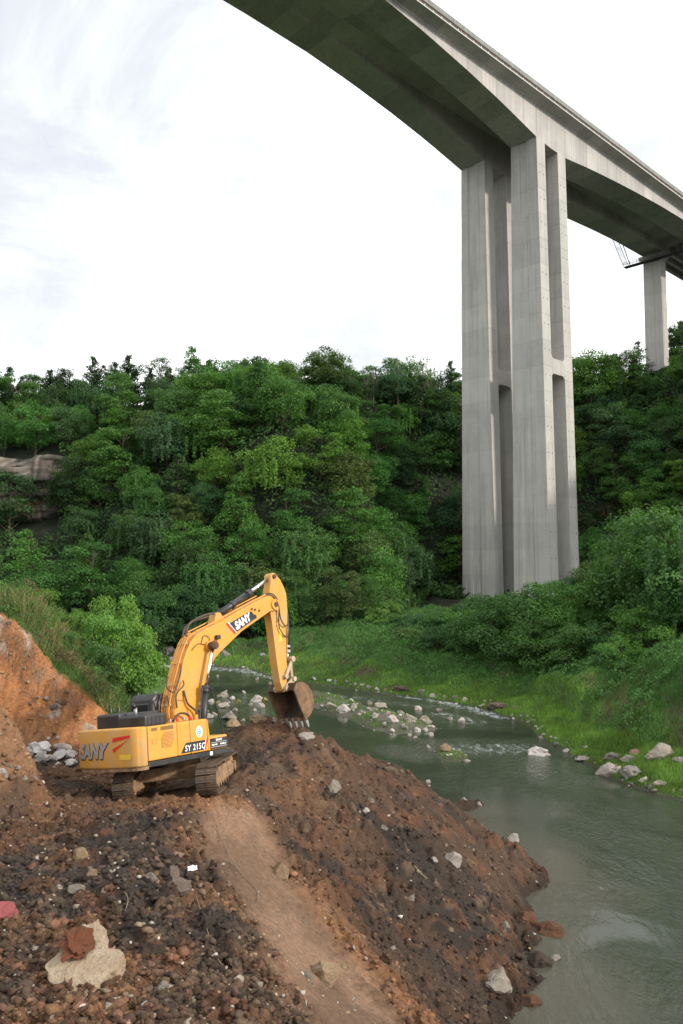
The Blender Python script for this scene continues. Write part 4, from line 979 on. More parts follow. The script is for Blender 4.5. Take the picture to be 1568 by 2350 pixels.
HW = [
 (372, 1901, 24, 'white', 'small off white stone on dark clods below the near track'),
 (168, 1873, 24, 'buff', 'tan lump of stone in dark earth left of the near track'),
 (185, 2001, 42, 'buff', 'rough tan stone half sunk in dark clods with a thin root beside it'),
 (172, 2096, 32, 'pale', 'pale knobbly stone just above the big cream slab'),
 (407, 1997, 32, 'pink', 'flat pinkish oval stone above the white plastic scrap'),
 (345, 2071, 25, 'pale', 'small pale grey stone left of the brown broken slab'),
 (645, 2003, 38, 'buff', 'upright buff stone on the rusty rim right of the smooth chute'),
 (745, 2238, 66, 'buff', 'large yellowish boulder at the lower end of the smooth chute'),
 (700, 2228, 26, 'grey', 'narrow grey stone touching the left of the yellowish boulder'),
 (440, 2238, 22, 'buff', 'small tan stone in the dark clods below the brown slab'),
 (205, 2068, 26, 'buff', 'rounded tan stone between the rough tan stone and the cream slab'),
 (372, 2282, 24, 'pale', 'pale stone near the bottom of the picture right of the cream slab'),
 (236, 1958, 46, 'rust', 'rust brown clod with a dark shaded side above the rough tan stone'),
 (350, 2203, 56, 'dark', 'largest dark brown clod right of the cream slab'),
 (767, 1838, 30, 'pale', 'long pale stone standing on the dark flank below the bucket'),
 (700, 1712, 36, 'white', 'flat white stone on the heap just below the bucket teeth'),
 (849, 1849, 18, 'pale', 'pale stone at the head of the white trio on the dark flank'),
 (841, 1879, 22, 'white', 'whitish stone at the foot of the trio on the dark flank'),
 (822, 1883, 14, 'white', 'narrow white stone at the left of the trio on the dark flank'),
 (881, 1919, 18, 'pale', 'pale stone alone on the flank below the white trio'),
 (1036, 1999, 44, 'white', 'broad greyish white stone on the lower flank near the river'),
 (999, 1996, 15, 'white', 'small white stone left of the broad greyish white one'),
 (946, 2080, 18, 'pale', 'rounded pale stone on the brown flank facing the wide bend'),
 (1036, 2146, 14, 'buff', 'small buff stone on the brown flank level with the orange clod'),
 (1161, 2166, 20, 'pale', 'tall pale stone near the waterline above the corner boulder'),
 (1179, 1956, 26, 'white', 'white stone lying in the shallows beside the spoil heap'),
 (1276, 2203, 18, 'pale', 'small pale stone alone in the muddy shallows'),
 (1146, 2291, 52, 'pale', 'large pale boulder at the waterline near the bottom of the picture'),
 (899, 2171, 18, 'pale', 'rounded pale stone on the flank right of the smooth chute'),
 (984, 1796, 12, 'white', 'small white stone near the far end of the heap'),
 (1066, 1840, 14, 'white', 'white stone at the far tip of the heap, on the earth'),
 (1100, 1850, 12, 'white', 'white stone at the far tip of the heap, touching the water'),
 (632, 1667, 14, 'white', 'square white stone on the heap left of the bucket teeth'),
 (595, 1664, 40, 'buff', 'long buff stone bedded in the crest left of the bucket'),
 (527, 1652, 36, 'pale', 'pale angular boulder behind the front of the excavator'),
 (538, 1668, 34, 'buff', 'buff boulder with a dark hollow behind the front of the excavator'),
 (588, 1611, 28, 'white', 'largest white stone standing in the river left of the bucket'),
 (609, 1609, 15, 'moss', 'yellowish mossy stone in the river beside the bucket'),
 (513, 1600, 26, 'pale', 'rounded pale boulder farthest up the rocky left shore'),
 (513, 1625, 24, 'pale', 'blunt pale boulder seen through the excavator hand rail'),
 (483, 1612, 20, 'white', 'flat white boulder behind the black boom cylinder'),
 (1026, 1723, 28, 'buff', 'stone ringed with grass on the tiny islet in mid river'),
 (1236, 1733, 50, 'white', 'long flat white boulder standing in the calm water by the right bank'),
 (1396, 1783, 50, 'pale', 'largest pale boulder in the water at the edge of the right bank'),
 (1446, 1786, 42, 'grey', 'grey boulder in the water beside the largest pale one'),
 (1519, 1757, 58, 'pale', 'broad boulder in the grass near the edge of the picture'),
 (1404, 1748, 34, 'grey', 'grey boulder in grass behind the largest pale one'),
 (1441, 1753, 34, 'pale', 'low pale boulder in the grass, middle of its cluster'),
 (1459, 1733, 28, 'pink', 'pointed pinkish boulder at the top of the grassy cluster'),
 (1516, 1805, 26, 'pale', 'small flat stone in the water below the broad boulder'),
 (1564, 1766, 30, 'grey', 'boulder cut by the edge of the picture on the right bank'),
 (1341, 1745, 24, 'pale', 'pale stone in the shallows between flat white and largest pale boulders'),
 (1301, 1726, 16, 'white', 'small white stone at the grass tip right of the flat white boulder'),
 (1278, 1713, 13, 'grey', 'small grey stone at the grassy point on the right bank'),
 (1476, 1797, 15, 'pale', 'small pale stone between grey boulder and broad boulder'),
 (919, 1586, 36, 'brown', 'flat brown rock at the foot of the far grassy bank'),
 (1142, 1627, 44, 'brown', 'long flat brown rock beside the white rapids'),
 (1184, 1624, 18, 'brown', 'small brown rock next to the long flat one by the rapids'),
 (329, 1509, 9, 'grey', 'small grey stone on the far bank beyond the left shrubs'),
 (604, 1512, 17, 'grey', 'round grey boulder in the grass of the far bank'),
]
for (px, py, w, kind, lab) in HW:
    hh = .72
    if 'flat' in lab or 'long buff' in lab: hh = .45
    if 'upright' in lab or 'tall' in lab or 'standing on' in lab: hh = 1.15
    place_rock(px, py, w, kind, lab, hgt=hh)
ORD = ['first', 'second', 'third', 'fourth', 'fifth', 'sixth', 'seventh', 'eighth', 'ninth', 'tenth', 'eleventh', 'twelfth', 'thirteenth', 'fourteenth', 'fifteenth', 'sixteenth', 'seventeenth', 'eighteenth', 'nineteenth', 'twentieth',
       'twenty-first', 'twenty-second', 'twenty-third', 'twenty-fourth', 'twenty-fifth', 'twenty-sixth', 'twenty-seventh', 'twenty-eighth', 'twenty-ninth', 'thirtieth']
def row_of(pts, text, group, kinds, **kw):
    for i, (px, py, w) in enumerate(sorted(pts)):
        place_rock(px, py, w, kinds[i % len(kinds)], text.format(ORD[i]), group=group, **kw)
row_of([(788, 1632, 30), (814, 1623, 18), (903, 1658, 28), (940, 1656, 34), (976, 1660, 30), (874, 1626, 26), (848, 1616, 14), (828, 1640, 16), (860, 1645, 18), (890, 1640, 16), (762, 1622, 22), (920, 1640, 15), (1010, 1634, 16), (961, 1629, 16), (885, 1668, 14), (930, 1672, 14)],
       'pale boulder on the gravel bar, {} from the left', 'boulders on the gravel bar', ['pale', 'white', 'pale', 'grey'])
row_of([(1060, 1658, 20), (1033, 1653, 12), (957, 1680, 18), (988, 1689, 14), (940, 1688, 10), (983, 1716, 12), (953, 1695, 9)],
       'small stone standing in the water past the gravel bar, {} from the left', 'stones in the water past the gravel bar', ['white', 'pale'])
row_of([(798, 1569, 12), (816, 1574, 10), (832, 1578, 12), (848, 1582, 14), (866, 1584, 12), (884, 1586, 9), (969, 1592, 18), (992, 1600, 14), (1020, 1601, 11), (1047, 1603, 16), (1066, 1608, 16), (770, 1566, 9), (1197, 1647, 10), (1110, 1622, 10)],
       'pale stone along the foot of the far bank, {} from the left', 'stones along the foot of the far bank', ['pale', 'grey', 'white'])
row_of([(533, 1605, 14), (456, 1620, 18), (452, 1611, 14), (491, 1642, 14), (470, 1634, 16), (463, 1600, 13), (500, 1614, 12), (540, 1632, 12), (478, 1650, 20), (525, 1615, 10), (548, 1612, 11), (445, 1630, 12)],
       'stone of the rocky left shore behind the boom, {} from the left', 'stones of the rocky left shore', ['pale', 'white', 'pale', 'moss'])
row_of([(575, 1619, 12), (601, 1622, 16), (557, 1656, 12), (585, 1631, 9), (499, 1553, 7), (590, 1560, 10), (620, 1570, 9), (560, 1590, 8)],
       'small stone in midstream between boom and bucket, {} from the left', 'small stones in midstream', ['white', 'pale'])
row_of([(382, 1507, 34), (397, 1500, 16), (412, 1510, 24), (366, 1512, 14), (430, 1512, 20), (392, 1520, 16), (350, 1514, 12), (445, 1520, 14), (470, 1524, 12)],
       'grey block of the rock pile at the far bend, {} from the left', 'grey blocks at the far bend', ['grey'], hgt=.95)
place_rock(516, 1506, 34, 'grey', 'long tilted grey slab leaning on the far bank seen under the boom', 'rock_slab', 'slab', hgt=.5, yaw=.9, tilt=.5, sx=.45)
# white rubble by the cut bank, every block a thing
wr_ = []
rr_ = random.Random(5)
for i in range(28):
    a_ = rr_.random(); wr_.append((64 + a_ * 104, 1722 + a_ * 26 + rr_.random() * 34 - 6, rr_.choice([14, 18, 22, 26, 30])))
row_of(wr_, 'white broken block in the rubble left of the counterweight, {} from the left', 'white rubble blocks beside the counterweight', ['rubble', 'rubble', 'white'], hgt=.7, sink=.2)
row_of([(4, 1790, 16), (12, 1806, 12), (24, 1785, 10), (8, 1775, 10), (40, 1800, 10), (56, 1806, 14), (78, 1812, 12)], 'pale rubble lump below the orange spur, {} from the left', 'rubble lumps below the orange spur', ['white', 'pale'])
row_of([(120, 1625, 18), (138, 1617, 14), (152, 1603, 12), (104, 1656, 12), (308, 1740, 10)][:4], 'stone jutting from the orange cut bank, {} from the left', 'stones in the cut bank', ['buff', 'grey'])
place_rock(312, 1765, 22, 'pale', 'pale square stone on the mud under the counterweight')
# orange lumps in the shallows and rusty lumps by the waterline
place_rock(1269, 2144, 54, 'rust', 'orange clay lump lying alone in the muddy shallows', 'clay_lump', 'clod', hgt=.35, sx=1.2)
place_rock(1214, 2136, 46, 'rust', 'rust brown lump at the waterline beside the orange one', 'clay_lump', 'clod', hgt=.7)
place_rock(1239, 2221, 48, 'dark', 'dark earth lump at the waterline above the corner boulder', 'clay_lump', 'clod', hgt=.5)
place_rock(1224, 2306, 40, 'rust', 'rusty clay lump in the water beside the corner boulder', 'clay_lump', 'clod', hgt=.5)
# big cream slab with a red clay lump on it
p = hit(190, 2272)
def slab_mesh(seed, outline, th, mat):
    rj = random.Random(seed); o2 = []
    for i_ in range(len(outline)):
        a_, b_ = outline[i_], outline[(i_ + 1) % len(outline)]; o2.append(a_)
        for k_ in (.3, .68): o2.append((a_[0] + (b_[0] - a_[0]) * k_ + rj.uniform(-.045, .045), a_[1] + (b_[1] - a_[1]) * k_ + rj.uniform(-.045, .045)))
    outline = o2
    bm = prism_bm(outline, -th, 0, 'z', .03, 2); bmesh.ops.triangulate(bm, faces=bm.faces); 
    bmesh.ops.subdivide_edges(bm, edges=bm.edges, cuts=3, use_grid_fill=True); bmesh.ops.triangulate(bm, faces=bm.faces)
    from mathutils import noise
    for v in bm.verts:
        v.co += Vector((noise.noise(v.co * 5), noise.noise(v.co * 5 + Vector((9, 0, 0))), noise.noise(v.co * 4 + Vector((0, 9, 0))))) * .03
    return bm_mesh('slab', bm, mat)
zz = float(Zmesh(p[0], p[1]))
slab = link('rock_slab', slab_mesh(1, [(-.62, -.05), (-.48, -.32), (-.24, -.66), (.09, -.78), (.28, -.64), (.62, -.11), (.53, .05), (.29, .18), (.2, .5), (0, .76), (-.17, .66), (-.39, .28)], .26, M_rk['cream']), None, (p[0], p[1] + .12, zz + .20), (R(22), R(-6), R(0)), 1.0)
tag(slab, 'big cream coloured stone slab tilted on dark earth near the corner', 'slab')
q = slab.location + Matrix.Rotation(R(22), 3, 'X') @ Vector((-.20, .22, .05))
o = link('clay_lump', rock_mesh('clay_lump', 77, M_rk['red'], 4, .6, 3, .55), None, q, (R(20), 0, .4), (.25, .30, .10)); tag(o, 'red clay lump lying on the big cream slab', 'clod')
p = hit(410, 2090); zz = float(Zmesh(p[0], p[1]))
s2 = link('rock_slab', slab_mesh(2, [(-.45, .55), (-.25, .62), (-.05, .15), (.35, .10), (.42, -.30), (.15, -.48), (-.12, -.25), (-.28, .05)], .16, M_rk['brown']), None, (p[0], p[1] + .1, zz + .12), (R(20), R(10), 0), .62)
tag(s2, 'brown broken slab with a notched edge beside the white plastic scrap', 'slab')
p = hit(441, 2030); zz = float(Zmesh(p[0], p[1]))
bm = bmesh.new(); gv = [[bm.verts.new((-.1 + .2 * i / 4 + .01 * (j % 2), -.06 + .12 * j / 3, .025 * math.sin(i * 2.1 + j * 1.3))) for j in range(4)] for i in range(5)]
for i in range(4):
    for j in range(3): bm.faces.new((gv[i][j], gv[i + 1][j], gv[i + 1][j + 1], gv[i][j + 1]))
scrap = link('plastic_scrap', bm_mesh('plastic_scrap', bm, simple('white_plastic', (.8, .82, .84), .3)), None, (p[0], p[1], zz + .10), (R(35), 0, .3)); tag(scrap, 'crumpled white plastic scrap on the earth below the pink stone', 'litter')
p = hit(4, 2150); zz = float(Zmesh(p[0], p[1]))
place_rock(4, 2140, 46, 'pink', 'pink red fabric bundle cut by the left edge of the picture', 'fabric_bundle', 'cloth', hgt=1.0).data = rock_mesh('fabric_bundle', 99, simple('red_cloth', (.20, .05, .05), .85), 3, .75, 5, .25)
# roots and stems trailing over the earth
def root(px_list, rad, label, mat=M_bark_p):
    pts = []
    for q in px_list:
        h_ = hit(*q); pts.append((h_[0], h_[1], float(Zmesh(h_[0], h_[1])) + .05))
    o = link('root', tubes_mesh('root', [(curve_pts(pts, 6), rad)], mat, 5)); tag(o, label, 'root')
M_root = simple('dry_root', (.20, .15, .10), .9)
root([(488, 1878), (507, 1915), (520, 1945), (548, 1990), (590, 2040), (592, 2070)], .009, 'longest thin dry root winding down the smooth chute', M_root)
root([(213, 2018), (228, 2045), (262, 2075), (292, 2105), (286, 2140)], .009, 'thin curved root beside the rough tan stone', M_root)
root([(405, 2045), (445, 2098), (490, 2165), (540, 2225), (585, 2275)], .006, 'thin straight stem running past the brown slab', M_root)
root([(440, 2050), (455, 2108), (490, 2185), (508, 2218)], .008, 'pale twig with a bare white end below the brown slab', M_root)
root([(540, 2290), (600, 2330)], .006, 'short straw lying at the lower left of the chute', M_root)
root([(950, 2010), (985, 2030)], .008, 'short dry reed lying on the lower flank', simple('dry_reed', (.36, .33, .18), .8))
# the countless small stones and crumbs of the heap
def ico(bm):
    g = (1 + 5 ** .5) / 2
    vs = [bm.verts.new(Vector(v).normalized()) for v in ((-1, g, 0), (1, g, 0), (-1, -g, 0), (1, -g, 0), (0, -1, g), (0, 1, g), (0, -1, -g), (0, 1, -g), (g, 0, -1), (g, 0, 1), (-g, 0, -1), (-g, 0, 1))]
    for f in ((0, 11, 5), (0, 5, 1), (0, 1, 7), (0, 7, 10), (0, 10, 11), (1, 5, 9), (5, 11, 4), (11, 10, 2), (10, 7, 6), (7, 1, 8), (3, 9, 4), (3, 4, 2), (3, 2, 6), (3, 6, 8), (3, 8, 9), (4, 9, 5), (2, 4, 11), (6, 2, 10), (8, 6, 7), (9, 8, 1)): bm.faces.new([vs[i] for i in f])
    bm.verts.index_update()
def small_stones(n, xr_, yr_, size, kinds_col, name, cond, seed, pw=2.2, up=.25):
    rg = np.random.default_rng(seed)
    bm = bmesh.new(); bmesh.ops.create_icosphere(bm, subdivisions=1, radius=1)
    bm.free(); bm = bmesh.new(); ico(bm); bm.verts.ensure_lookup_table()
    bv = np.array([v.co[:] for v in bm.verts]); bf = np.array([[v.index for v in f.verts] for f in bm.faces]); bm.free()
    y = 1 / rg.uniform(1 / yr_[1], 1 / yr_[0], n); x = rg.uniform(xr_[0], xr_[1], n) * y
    k = cond(x, y); x = x[k]; y = y[k]; n = len(x); z = Zmesh(x, y)
    s = size[0] * (size[1] / size[0]) ** (rg.random(n) ** pw)
    Vv = bv[None] * (1 + rg.uniform(-.5, .5, (n, len(bv), 1)))
    Vv = Vv * np.stack([s * rg.uniform(.6, 1.6, n), s * rg.uniform(.6, 1.3, n), s * rg.uniform(.45, .95, n)], 1)[:, None]
    a_ = rg.uniform(0, 6.3, n); ca, sa = np.cos(a_)[:, None], np.sin(a_)[:, None]
    Vv = np.stack([Vv[..., 0] * ca - Vv[..., 1] * sa, Vv[..., 0] * sa + Vv[..., 1] * ca, Vv[..., 2]], 2) + np.stack([x, y, z + s * up], 1)[:, None]
    Fv = (bf[None] + (np.arange(n) * len(bv))[:, None, None]).reshape(-1, 3)
    if kinds_col is None: colr = np.clip(samp(tint, x, y) * rg.uniform(.65, 1.75, (n, 1)) ** 1.2 * rg.uniform(.93, 1.07, (n, 3)), 0, .5)
    else: colr = np.array(kinds_col)[rg.integers(0, len(kinds_col), n)] * rg.uniform(.7, 1.2, (n, 1))
    colv = np.repeat(np.concatenate([colr, np.ones((n, 1))], 1), len(bv), 0)
    me = mesh_np(name, Vv.reshape(-1, 3), Fv, M_ground, False, {'tint': ('FLOAT_COLOR', colv)})
    return link(name, me)
dirt_c = lambda x, y: (samp(is_dirt, x, y) > 0) & (samp(Z2, x, y) > .05) & (samp(pad, x, y) < .5)
dark_cols = [(.036, .029, .025), (.052, .038, .030), (.10, .058, .036), (.075, .05, .036), (.042, .033, .028), (.14, .08, .048), (.17, .12, .08)]
tag(small_stones(43000, (-.5, .35), (9.5, 44), (.016, .095), None, 'earth_crumbs', lambda x, y: dirt_c(x, y) & (samp(chute, x, y) < .4), 3, 1.7, .12), 'crumbly dark clods covering the spoil heap', 'clods', kind='stuff')
tag(small_stones(2600, (-.5, .35), (9.5, 44), (.018, .075), [(.42, .36, .29), (.55, .51, .46), (.33, .25, .17), (.40, .28, .18)], 'scattered_stones', lambda x, y: dirt_c(x, y) & ((samp(chute, x, y) < .4) | (hsh(np.floor(x * 50), np.floor(y * 50)) > .75)), 4), 'small pale stones scattered over the spoil heap', 'stones', kind='stuff')
wallc_ = lambda x, y: samp(is_wall, x, y) > 0
tag(small_stones(1500, (-.5, -.2), (24, 33), (.03, .11), [(.42, .36, .29), (.38, .24, .13), (.20, .12, .07), (.34, .18, .09)], 'bank_stones', wallc_, 6), 'small stones and crumbs in the orange cut bank', 'stones', kind='stuff')
shore_c = lambda x, y: (np.abs(samp(Z2, x, y) - .15) < .22) & (samp(is_dirt, x, y) == 0) & (samp(is_wall, x, y) == 0)
tag(small_stones(6500, (-.40, .42), (40, 108), (.06, .26), [(.42, .39, .35), (.50, .47, .43), (.30, .27, .23), (.22, .2, .17)], 'shore_shingle', shore_c, 7), 'grey shingle and pebbles along the river edge', 'pebbles', kind='stuff')

# ------------------------------------------------------------------ plants
def leaf_quads(P, Nrm, size, rg, ratio=.6):
    n = len(P); r_ = rg.normal(size=(n, 3)); T = np.cross(Nrm, r_); T /= np.linalg.norm(T, axis=1)[:, None] + 1e-9; B = np.cross(Nrm, T); B /= np.linalg.norm(B, axis=1)[:, None] + 1e-9
    L_ = (size * rg.uniform(.6, 1.35, n))[:, None]
    v = np.stack([P - T * L_, P - B * L_ * ratio + Nrm * L_ * .12, P + T * L_, P + B * L_ * ratio + Nrm * L_ * .12], 1)
    return v.reshape(-1, 3), np.arange(n * 4).reshape(n, 4)
def dirs(n, rg, zmin=-1.0):
    d = rg.normal(size=(int(n * 3) + 20, 3)); d /= np.linalg.norm(d, axis=1)[:, None]; d = d[d[:, 2] > zmin]; return d[:n]
def crown_mesh(name, seed, kind, leaves, size):
    """a crown about 1 unit tall, standing on z = 0; clumps of leaf faces over the crown's volume"""
    rg = np.random.default_rng(seed); C_, Rc, W_ = [], [], []
    if kind == 'dome' or kind == 'vine':
        nC = 50
        d = dirs(nC, rg, -.75); C_ = d * np.array([.38, .38, .42]) * rg.uniform(.5, 1.12, (len(d), 1)) + np.array([0, 0, .52]); Rc = rg.uniform(.09, .19, len(d))
    elif kind == 'oval':
        nC = 34; zc = rg.uniform(.2, .95, nC); rr_ = .27 * np.sqrt(np.clip(1 - ((zc - .55) / .48) ** 2, .05, 1)) * rg.uniform(.5, 1.15, nC); a_ = rg.uniform(0, 6.3, nC)
        C_ = np.stack([rr_ * np.cos(a_), rr_ * np.sin(a_), zc], 1); Rc = rg.uniform(.07, .15, nC)
    elif kind == 'pyramid':
        nC = 40; zc = rg.uniform(.15, .97, nC) ** .9; rr_ = .24 * (1.02 - zc) ** .75 * rg.uniform(.6, 1.15, nC); a_ = rg.uniform(0, 6.3, nC)
        C_ = np.stack([rr_ * np.cos(a_), rr_ * np.sin(a_), zc], 1); Rc = .04 + .10 * (1.05 - zc) * rg.uniform(.6, 1.2, nC)
    elif kind == 'conifer':
        nC = 95; zc = rg.uniform(.12, 1.0, nC) ** .85; rr_ = .19 * (1.03 - zc) ** .6 * rg.uniform(.4, 1.35, nC); a_ = rg.uniform(0, 6.3, nC)
        C_ = np.stack([rr_ * np.cos(a_), rr_ * np.sin(a_), zc], 1); Rc = .025 + .06 * (1.05 - zc) * rg.uniform(.5, 1.3, nC)
    elif kind == 'lacy':
        nC = 46; zc = rg.uniform(.35, .98, nC); rr_ = .30 * np.sqrt(np.clip(1 - ((zc - .66) / .36) ** 2, .05, 1)) * rg.uniform(.2, 1.2, nC); a_ = rg.uniform(0, 6.3, nC)
        C_ = np.stack([rr_ * np.cos(a_), rr_ * np.sin(a_), zc], 1); Rc = rg.uniform(.04, .085, nC)
    elif kind == 'shrub':
        nC = 34; d = dirs(nC, rg, -.1); C_ = d * np.array([.55, .55, .62]) * rg.uniform(.5, 1.08, (len(d), 1)) + np.array([0, 0, .22]); Rc = rg.uniform(.10, .22, len(d))
    nC = len(C_); w = Rc ** 2; w = w / w.sum(); cnt = np.maximum(8, (w * leaves).astype(int))
    P, NN, LVv = [], [], []
    for c_, r_, k in zip(C_, Rc, cnt):
        d = dirs(k, rg, -.55 if kind != 'lacy' else -1.0); k = len(d)
        rad = r_ * rg.uniform(.35, 1.12, (k, 1)) ** .6
        fl = np.array([1.12, 1.12, .62 if kind in ('dome', 'vine', 'shrub', 'oval') else .8])
        p = c_ + d * rad * fl; P.append(p)
        nz = d * .8 + np.array([0, 0, .55]) + rg.normal(size=(k, 3)) * .55; nz /= np.linalg.norm(nz, axis=1)[:, None]; NN.append(nz)
        LVv.append(np.clip(.5 + rg.normal() * .16 + rg.normal(size=k) * .16, 0, 1))
    if kind == 'vine':
        for _ in range(34):
            a_ = rg.uniform(0, 6.3); r0 = rg.uniform(.25, .44); z1 = rg.uniform(.45, .8); ln = rg.uniform(.15, .45); k = int(leaves * .012)
            tt = rg.random(k)[:, None]; p = np.array([r0 * math.cos(a_), r0 * math.sin(a_), z1]) - tt * np.array([0, 0, ln]) + rg.normal(size=(k, 3)) * .012; P.append(p)
            nz = np.tile([math.cos(a_), math.sin(a_), .4], (k, 1)) + rg.normal(size=(k, 3)) * .4; nz /= np.linalg.norm(nz, axis=1)[:, None]; NN.append(nz); LVv.append(np.clip(.55 + rg.normal(size=k) * .15, 0, 1))
    P = np.vstack(P); NN = np.vstack(NN); lv = np.concatenate(LVv); v, f = leaf_quads(P, NN, size, rg)
    return mesh_np(name, v, f, M_leaf, False, {'lv': ('FLOAT', np.repeat(lv, 4))}), C_
def trunk_mesh(name, seed, C_, kind, mat):
    rg = np.random.default_rng(seed + 500); L_ = []
    top = .85 if kind in ('conifer', 'pyramid', 'oval') else .62
    bend_ = rg.normal(size=2) * .03
    main = [(bend_[0] * t_ * 2, bend_[1] * t_ * 2, t_) for t_ in np.linspace(-.06, top, 6)]
    if kind == 'shrub':
        L_ = [(([(0, 0, -.1), tuple(c_ * np.array([.5, .5, .5])), tuple(c_)]), [.018, .013, .006]) for c_ in C_[:10]]
    else:
        r0 = .016 if kind in ('conifer', 'lacy', 'pyramid') else .022
        L_ = [(main, list(np.linspace(r0, r0 * .3, 6)))]
        if kind == 'lacy':
            for _ in range(3):
                a_ = rg.uniform(0, 6.3); q = np.array([math.cos(a_), math.sin(a_), 0]) * .10; L_.append(([tuple(q * .5 + [0, 0, -.05]), tuple(q + [0, 0, .4]), tuple(q * 1.6 + [0, 0, .8])], [.013, .010, .004]))
        for c_ in C_[::2]:
            zb = max(.1, min(top * .95, c_[2] - .5 * np.hypot(c_[0], c_[1]) - .06)); k = (zb + .06) / (top + .06)
            b0 = np.array([bend_[0] * zb * 2, bend_[1] * zb * 2, zb]); L_.append(([tuple(b0), tuple((b0 + c_) / 2 + [0, 0, -.01]), tuple(c_)], [.008 * (1.2 - k * .6), .006, .003]))
    return tubes_mesh(name, L_, mat, 4)
PROTO = {}
spec_ = {'dome': (7600, .0155, 4), 'vine': (7200, .0155, 3), 'oval': (6200, .0145, 4), 'pyramid': (5000, .0135, 3), 'conifer': (4200, .0135, 3), 'lacy': (2400, .0135, 3), 'shrub': (3600, .030, 2)}
for kd, (lf, sz, n_) in spec_.items():
    PROTO[kd] = []
    for i in range(n_):
        cm, C_ = crown_mesh('crown', 40 + i * 7 + len(kd), kd, lf, sz); tm = trunk_mesh('trunk', 40 + i, np.array(C_), kd, M_bark_p if kd == 'lacy' else M_bark); PROTO[kd].append((cm, tm))
# finer crowns for what stands nearer
PROTO['near_dome'] = []; PROTO['near_shrub'] = []
for i in range(2):
    cm, C_ = crown_mesh('crown', 140 + i, 'vine', 11000, .0135); PROTO['near_dome'].append((cm, trunk_mesh('trunk', 140 + i, np.array(C_), 'dome', M_bark)))
    cm, C_ = crown_mesh('crown', 150 + i, 'shrub', 9000, .019); PROTO['near_shrub'].append((cm, trunk_mesh('trunk', 150 + i, np.array(C_), 'shrub', M_bark)))
GREEN = {'bright': (.105, .215, .042), 'mid': (.060, .138, .038), 'dark': (.034, .078, .028), 'olive': (.078, .124, .040), 'bluish': (.050, .112, .048), 'yellow green': (.095, .175, .036), 'fresh': (.076, .178, .040), 'brownish': (.085, .085, .045)}
TREES = []; GAP = []
def plant(kind, x, y, h, col, z=None, wx=1.0, name='tree', rot=None, jitter=.12):
    cm, tm = PROTO[kind][random.randrange(len(PROTO[kind]))]
    z = gz(x, y) if z is None else z
    e_ = empty(name, (x, y, z - .15)); e_.rotation_euler = (random.uniform(-.05, .05), random.uniform(-.05, .05), random.uniform(0, 6.28) if rot is None else rot); e_.scale = (h * wx, h * wx, h)
    c_ = link('crown', cm, e_); base = GREEN[col]; j = 1 + random.uniform(-jitter, jitter)
    c_.color = (base[0] * j * random.uniform(.88, 1.14), base[1] * j, base[2] * j * random.uniform(.85, 1.15), 1)
    link('trunk', tm, e_); TREES.append((e_, kind, col, x, y, z, h)); GAP.append(z - gz(x, y)); return e_
def proj(x, y, z):
    d = np.array([x, y, z]) - EYE; a_ = d[1] * math.cos(PITCH) + d[2] * math.sin(PITCH); b_ = -d[1] * math.sin(PITCH) + d[2] * math.cos(PITCH); return 784 + 1828 * d[0] / a_, 1175 - 1828 * b_ / a_
# ridge trees read off the skyline: (picture x, top y, kind, colour)
RIDGE = [(-8, 850, 'conifer', 'dark'), (15, 842, 'conifer', 'bluish'), (45, 862, 'conifer', 'bluish'), (70, 878, 'lacy', 'mid'), (92, 860, 'oval', 'mid'), (115, 845, 'conifer', 'dark'), (140, 858, 'pyramid', 'dark'), (163, 845, 'oval', 'dark'), (186, 862, 'dome', 'mid'),
         (210, 816, 'conifer', 'bluish'), (232, 835, 'conifer', 'dark'), (262, 830, 'pyramid', 'dark'), (280, 845, 'oval', 'mid'), (296, 812, 'conifer', 'bluish'), (320, 836, 'oval', 'dark'), (345, 842, 'conifer', 'dark'), (372, 820, 'lacy', 'olive'), (400, 836, 'lacy', 'mid'), (420, 850, 'pyramid', 'mid'),
         (446, 795, 'pyramid', 'bright'), (478, 824, 'pyramid', 'fresh'), (502, 862, 'dome', 'mid'), (532, 852, 'lacy', 'olive'), (560, 820, 'pyramid', 'bright'), (590, 846, 'lacy', 'mid'), (608, 860, 'oval', 'mid'), (628, 836, 'oval', 'fresh'), (662, 826, 'dome', 'mid'), (690, 842, 'oval', 'mid'), (722, 828, 'lacy', 'olive'), (742, 836, 'lacy', 'olive'),
         (765, 850, 'lacy', 'olive'), (785, 824, 'lacy', 'fresh'), (802, 850, 'lacy', 'mid'), (828, 882, 'oval', 'dark'), (850, 876, 'lacy', 'olive'), (868, 884, 'dome', 'dark'), (885, 866, 'oval', 'dark'), (915, 848, 'conifer', 'dark'), (938, 852, 'conifer', 'dark'), (962, 862, 'pyramid', 'dark'), (985, 872, 'dome', 'dark'), (1010, 890, 'dome', 'dark'),
         (1038, 826, 'conifer', 'dark'), (1052, 880, 'oval', 'dark'), (1075, 870, 'dome', 'dark'),
         (1312, 828, 'oval', 'mid'), (1332, 812, 'dome', 'fresh'), (1356, 800, 'dome', 'fresh'), (1378, 815, 'oval', 'mid'), (1394, 812, 'conifer', 'dark'), (1410, 808, 'pyramid', 'mid'), (1432, 800, 'dome', 'mid'), (1452, 812, 'conifer', 'dark'), (1468, 780, 'pyramid', 'dark'), (1538, 752, 'pyramid', 'dark'), (1552, 740, 'lacy', 'mid'), (1566, 704, 'conifer', 'dark'), (1580, 730, 'oval', 'dark')]
